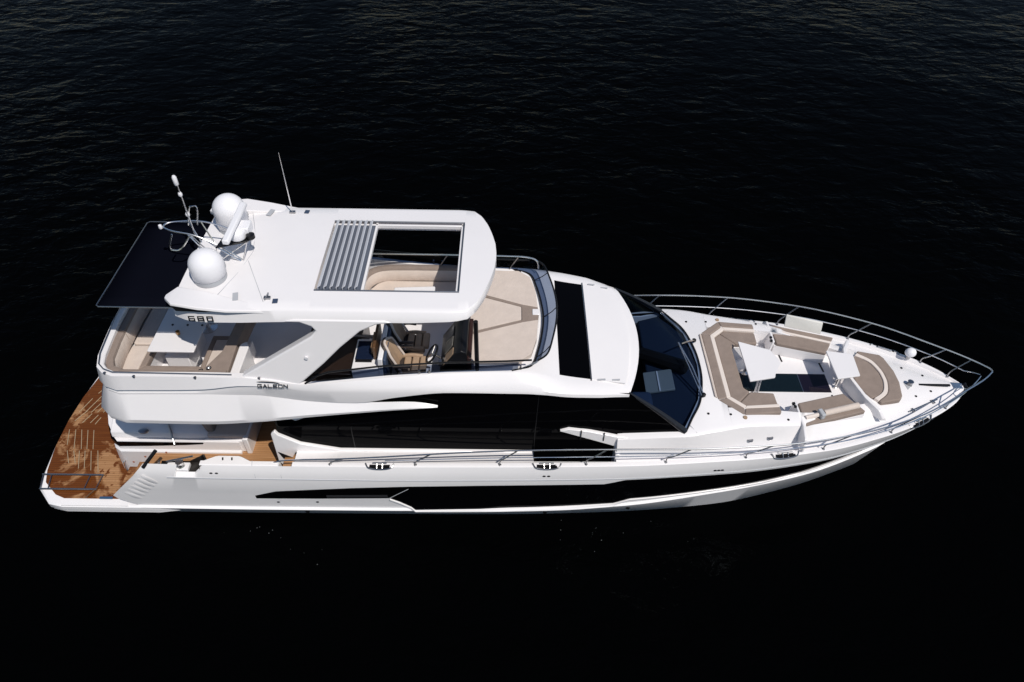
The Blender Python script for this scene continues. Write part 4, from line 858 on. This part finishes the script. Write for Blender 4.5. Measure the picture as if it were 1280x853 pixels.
# ================================================================== hardtop
HTX = [-6.28, -6.0, -5.6, -4.6, -3.0, -1.0, -.75, -.58, -.44, -.34, -.27, -.24]; HTY = [1.50, 1.63, 1.67, 1.66, 1.665, 1.665, 1.62, 1.42, 1.10, .74, .40, .03]
def ht_y(x): return lin(HTX, HTY, x)
hx0, hx1, hy = -3.70, -.93, 1.14
def ht_ring(x, hole):
    yo = ht_y(x); e = min(1, yo/1.2); cz = lambda y: 6.03-.045*(y/1.7)**2
    dr = .06 if x < -1 else .06*max(0, (-.24-x)/.76)
    zb = 5.73+.10*max(0, (x+1.8)/1.55)-.05*max(0, min(1, (-3.8-x)/1.2))
    yi = hy if hole else 0
    return [(x, -yi, 5.78), (x, -yi, cz(yi))]+[(x, -(yi+(yo-.05*e-yi)*t), cz(yi+(yo-yi)*t)) for t in (.3, .6, .85, 1)]+[(x, -(yo+.0*e), cz(yo)-.035), (x, -(yo+dr), zb+.02), (x, -(yo+dr-.03*e), zb), (x, -max(yi, yo-.15), zb+.02)]
ht = MB()
ht.loft([ht_ring(x, False) for x in frange(-6.28, hx0, 24)], True)
ht.loft([ht_ring(x, True) for x in frange(hx0, hx1, 18)], True)
ht.loft([ht_ring(x, False) for x in [hx1, -.85, -.8, -.75, -.7, -.65, -.6, -.55, -.5, -.46, -.42, -.38, -.35, -.32, -.29, -.27, -.255, -.245]], True)
a = ht_ring(-6.28, False); ht.poly(a)
for x in (hx0, hx1): ht.poly([(x, -hy, 5.78), (x, -hy, 6.0), (x, 0, 6.03), (x, 0, 5.78)])
ht.mirror(); top = ht.build('hardtop', WHITE, Y, smooth=40)
for s in (1, -1):
    # upper hood along the after edge, with the dark slot under it
    q = MB(); q.loft([[(x, -s*(y0), z), (x, -s*(y1), z-.005), (x, -s*(y1+.02), z-.06), (x, -s*(y0), z-.09)] for x, y0, y1, z in ((-6.42, 1.36, 1.44, 6.05), (-6.22, 1.2, 1.66, 6.12), (-5.7, 1.3, 1.76, 6.11), (-5.2, 1.4, 1.74, 6.035), (-4.7, 1.5, 1.67, 5.975), (-4.3, 1.55, 1.64, 5.92))], True, True); q.build('hood', WHITE, top, bevel=.012)
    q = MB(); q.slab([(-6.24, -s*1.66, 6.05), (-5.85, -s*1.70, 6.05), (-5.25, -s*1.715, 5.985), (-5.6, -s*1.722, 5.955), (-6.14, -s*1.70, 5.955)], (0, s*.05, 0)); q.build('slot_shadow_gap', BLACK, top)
    # slanted arm down to the coaming
    A = [(-5.23, -2.03, 4.50), (-3.72, -1.81, 5.44), (-3.62, -1.78, 5.56), (-3.69, -1.765, 5.66), (-3.90, -1.745, 5.735), (-4.2, -1.742, 5.75), (-4.0, -1.742, 5.80), (-2.3, -1.742, 5.80), (-2.15, -1.742, 5.755), (-2.46, -1.745, 5.71), (-2.78, -1.78, 5.56), (-3.19, -1.87, 5.21), (-3.54, -1.95, 4.85), (-3.92, -2.03, 4.50), (-4.12, -2.07, 4.32), (-5.2, -2.08, 4.32)]
    q = MB(); q.slab([(x, s*y, z) for x, y, z in A], (0, s*.20, -.02)); arm = q.build('hardtop_arm', WHITE, top, bevel=.035, seg=3)
    q = MB(); q.lathe([(.035, -.02), (.035, .01), (.02, .025), (0, .025)], (-3.86, s*1.945, 5.0), 12, 'y'); q.build('arm_light', DOME, arm)
    q = MB(); q.box((-5.12, s*1.36, 6.03), (.10, .22, .012), rz=-.25*s); q.build('grey_vent', GREYW, top)
    for x, y, m_ in ((-4.36, 1.44, NAVY),):
        q = MB(); q.box((x, s*y, 6.005), (.10, .12, .02), rz=-.1*s); q.build('deck_light', m_, top, bevel=.008)
q = MB(); q.box((-4.52, -1.37, 6.02), (.12, .06, .05)); q.tube([(-4.56, -1.42, 6.01), (-4.5, -1.3, 6.09)], .015, 6); q.build('navigation_lamp', STEELD, top)
q = MB(); q.box((-4.66, 1.40, 6.02), (.12, .06, .05)); q.build('antenna_foot', STEELD, top)
q = MB(); q.tube([(-4.66, 1.40, 6.0), (-4.655, 1.41, 7.45)], [.014, .006], 6); q.build('whip_antenna', STEEL, top)
q = MB()
for s in (1, -1): q.tube([(-5.60, s*1.66, 6.005), (-5.25, s*.6, 6.018), (-5.14, -.0, 6.03)], .006, 5)
q.tube([(-5.16, -.29, 6.03), (-4.58, -1.46, 6.0)], .006, 5); q.build('moulding_joint', GREYW, top)
# opening: frame, tracks and the folded louvre roof
q = MB()
for a_, b_ in (((hx0+.02, -1.10), (hx1-.02, -1.10)), ((hx0+.02, 1.06), (hx1-.02, 1.06)), ((hx1-.05, -1.12), (hx1-.05, 1.12)), ((-2.80, -1.12), (-2.80, 1.12))):
    c = ((a_[0]+b_[0])/2, (a_[1]+b_[1])/2, 5.93); q.box(c, (abs(a_[0]-b_[0])+.05, abs(a_[1]-b_[1])+.05, .09))
fr_ = q.build('louvre_frame', WHITE, top, bevel=.01)
for s in (1, -1):
    q = MB(); q.tube([(hx0, s*1.115, 6.005), (hx1, s*1.115, 6.005)], .018, 6); q.build('louvre_track', STEELD, fr_)
q = MB(); q.tube([(hx1-.015, -1.12, 6.005), (hx1-.015, 1.12, 6.005)], .015, 6); q.build('louvre_track', STEELD, fr_)
LOUV = mat('louvre_metal', (.66, .66, .69), .35, metal=.15)
q = MB(); q.box((-3.24, 0, 5.955), (.86, 2.18, .02)); q.build('louvre_shade_sheet', mat('louvre_shade_grey', (.10, .115, .15), .4), fr_)  # grey-blue sheet between the slats: their shaded sides painted as its colour
for i in range(7):
    x0 = -3.64+i*.118
    q = MB(); q.loft([[(x0, y, 5.97), (x0+.004, y, 6.06), (x0+.064, y, 6.10), (x0+.072, y, 6.095), (x0+.014, y, 6.05), (x0+.010, y, 5.97)] for y in (-1.09, 1.05)], True, True); lv = q.build('louvre_slat', LOUV, fr_, smooth=20)
    q = MB(); q.tube([(x0+.02, 1.04, 6.05), (x0+.05, 1.10, 6.05)], .014, 6); q.build('slat_pivot', STEELD, lv)
# 680 and maker's mark, cut from strokes
def strokes(segs, org, u, v, nrm, t, name, m, parent):
    o = Vector(org); u = Vector(u).normalized(); v = Vector(v).normalized(); nrm = Vector(nrm).normalized(); mb = MB()
    for (x0, y0, x1, y1) in segs:
        d = Vector((x1-x0, y1-y0)); l = d.length; d /= l; p = Vector((-d.y, d.x))*t/2; e = d*t/2
        c = [(x0-e.x+p.x, y0-e.y+p.y), (x1+e.x+p.x, y1+e.y+p.y), (x1+e.x-p.x, y1+e.y-p.y), (x0-e.x-p.x, y0-e.y-p.y)]
        mb.slab([o+u*a+v*b+nrm*.004 for a, b in c], nrm*.006)
    return mb.build(name, m, parent, smooth=0)
GL = {'6': [(1, 1, 0, 1), (0, 1, 0, 0), (0, 0, 1, 0), (1, 0, 1, .5), (1, .5, 0, .5)], '8': [(0, 0, 1, 0), (1, 0, 1, 1), (1, 1, 0, 1), (0, 1, 0, 0), (0, .5, 1, .5)], '0': [(0, 0, 1, 0), (1, 0, 1, 1), (1, 1, 0, 1), (0, 1, 0, 0)],
      'G': [(1, 1, 0, 1), (0, 1, 0, 0), (0, 0, 1, 0), (1, 0, 1, .5), (1, .5, .55, .5)], 'A': [(0, 0, .5, 1), (.5, 1, 1, 0), (.28, .35, .75, .35)], 'L': [(0, 1, 0, 0), (0, 0, 1, 0)], 'E': [(1, 1, 0, 1), (0, 1, 0, 0), (0, 0, 1, 0), (0, .5, .85, .5)],
      'O': [(0, 0, 1, 0), (1, 0, 1, 1), (1, 1, 0, 1), (0, 1, 0, 0)], 'N': [(0, 0, 0, 1), (0, 1, 1, 0), (1, 0, 1, 1)]}
def word(txt, wd, h, gap): return [(i*(wd+gap)+a*wd, b*h, i*(wd+gap)+c*wd, d*h) for i, ch in enumerate(txt) for a, b, c, d in GL[ch]]
strokes(word('680', .098, .095, .072), (-5.925, -1.752, 5.765), (1, .0, 0), (0, .14, 1), (0, -1, .16), .022, 'model_number', BLACK, top)
an = Vector((0, -1, -.0)); 
lv_ = Vector((0, .40, .92)).normalized(); ln = Vector((0, -.92, .40)).normalized()
strokes(word('GALEON', .072, .066, .030), (-4.885, -2.150, 4.355), (1, 0, 0), lv_, ln, .013, 'maker_lettering', BLACK, shell)
mb = MB(); o = Vector((-4.885, -2.150, 4.355)); pts = [(-.02, .120), (.08, .130), (.2, .129), (.32, .120), (.40, .105), (.44, .085), (.36, .098), (.28, .105), (.14, .109), (.04, .112)]
mb.slab([o+Vector((1, 0, 0))*a+lv_*b+ln*.004 for a, b in pts], ln*.006); mb.build('maker_swoosh', BLACK, shell, smooth=0)

# after awning on its steel frame
q = MB(); q.add([(x, y, 5.73+.03*math.cos(math.pi*y/2.8)-.01*(1 if x in (-7.82,) else 0)) for x in (-7.82, -7.3, -6.8, -6.2) for y in frange(-1.35, 1.35, 10)], [(i*11+j, i*11+j+1, (i+1)*11+j+1, (i+1)*11+j) for i in range(3) for j in range(10)])
aw = q.build('awning', AWN, Y, solid=.012)
q = MB(); q.tube([(-6.2, -1.37, 5.73), (-7.80, -1.37, 5.73), (-7.85, -1.33, 5.73), (-7.85, 1.33, 5.73), (-7.80, 1.37, 5.73), (-6.2, 1.37, 5.73)], .013, 8); q.build('awning_frame', STEELD, aw)

# domes, radar, mast
for y, hh in ((-.82, .67), (.82, .80)):
    q = MB(); q.lathe([(.27, 0), (.305, .02), (.312, .12), (.28, .13)], (-5.74, y, 6.0), 28); dm = q.build('dome_base', GREYW, top)
    q = MB(); q.lathe([(.29, .115), (.318, .135), (.322, hh-.31)]+[(.322*math.cos(a), hh-.31+.31*math.sin(a)) for a in frange(.12, 1.45, 10)]+[(0, hh+.002)], (-5.74, y, 6.0), 32); q.build('satellite_dome', DOME, dm, smooth=60)
    q = MB(); q.box((-5.44, y+.10, 6.28), (.03, .05, .12), rz=.2); q.build('dome_latch', GREYW, dm)
q = MB(); q.slab([(-5.66, -.42, 6.42), (-5.12, -.22, 6.42), (-5.02, -.1, 6.42), (-5.12, .02, 6.42), (-5.6, -.02, 6.42)], (0, 0, .03)); rs = q.build('radar_platform', BLACK, top, bevel=.008)
q = MB(); q.lathe([(.15, 0), (.17, .05), (.16, .16), (.10, .22), (0, .23)], (-5.30, -.1, 6.45), 20); q.box((-5.2, .06, 6.56), (.25, .3, .2)); q.build('radar_pedestal', DOME, rs, bevel=.02)
q = MB(); q.loft([[(-5.37+dx, .66*s, 6.72+dz) for dx, dz in ((0, 0), (.10, -.02), (.13, .05), (.08, .12), (.0, .10))] if False else [(-5.33+.02*s+dx-.02*s, -.02+.64*s, 6.70+dz) for dx, dz in ((-.05, 0), (.06, -.01), (.09, .04), (.06, .10), (-.05, .10))] for s in (-1, 1)], True, True); q.build('radar_scanner', DOME, rs, bevel=.02)
q = MB(); q.lathe([(.06, 0), (.08, .02), (.08, .10), (0, .11)], (-5.04, -.12, 6.45), 14); q.build('searchlight_motor', BLACK, rs)
legs = (((-5.64, -.38, 6.42), (-5.80, -.45, 6.02)), ((-5.12, -.2, 6.42), (-5.26, -.30, 6.02)), ((-5.06, -.1, 6.42), (-5.25, .22, 6.02)), ((-5.6, -.05, 6.42), (-5.83, .12, 6.02)), ((-5.08, -.12, 6.42), (-5.72, -.3, 6.03)))
for a_, b_ in legs:
    q = MB(); q.tube([a_, b_], .014, 6); q.build('radar_leg', STEEL, rs)
# mast: a swept tubular hoop carrying a pole of lamps
q = MB(); q.tube(spline([(-5.28, -.26, 6.03), (-5.62, -.28, 6.36), (-6.05, -.26, 6.60), (-6.5, -.22, 6.68), (-6.70, -.08, 6.68), (-6.60, .06, 6.68), (-6.1, .14, 6.66), (-5.7, .15, 6.55), (-5.35, .15, 6.35)], 6), .016, 8); hoop = q.build('mast_hoop', STEEL, top)
for a_, b_ in (((-5.84, .06, 6.03), (-6.05, .13, 6.64)), ((-5.84, -.2, 6.03), (-6.15, -.24, 6.6)), ((-5.78, -.35, 6.02), (-6.2, -.24, 6.62)), ((-5.3, -.3, 6.03), (-5.75, -.3, 6.42))):
    q = MB(); q.tube([a_, b_], .015, 6); q.build('mast_brace', STEEL, hoop)
q = MB(); q.tube(spline([(-6.15, -.25, 6.60), (-6.40, -.28, 6.30), (-6.55, -.28, 6.26), (-6.62, -.28, 6.32), (-6.5, -.25, 6.62)], 5), .016, 6); q.build('antenna_loop', STEEL, hoop)
q = MB(); q.tube(spline([(-6.25, .0, 6.66), (-6.15, .05, 7.0), (-6.08, .05, 7.06), (-5.99, .05, 7.03), (-6.08, .02, 6.66)], 5), .016, 6); q.build('antenna_loop', STEEL, hoop)
q = MB(); q.tube([(-6.12, -.12, 6.5), (-6.14, -.08, 7.62)], .017, 8); q.tube([(-6.0, -.2, 6.4), (-6.2, -.05, 6.8)], .012, 6); pole = q.build('mast_pole', STEEL, hoop)
for z, r_, h in ((7.62, .042, .2), (7.38, .038, .09), (6.93, .04, .09)):
    q = MB(); q.lathe([(r_*.7, 0), (r_, .02), (r_, h-.03), (r_*.6, h), (0, h)], (-6.14-.0, -.08, z), 12); q.build('mast_lamp', DOME, hoop)
q = MB(); q.lathe([(.03, -.03), (.04, 0), (.03, .05), (0, .06)], (-6.76, -.08, 6.66), 10); q.build('stern_lamp', DOME, hoop)
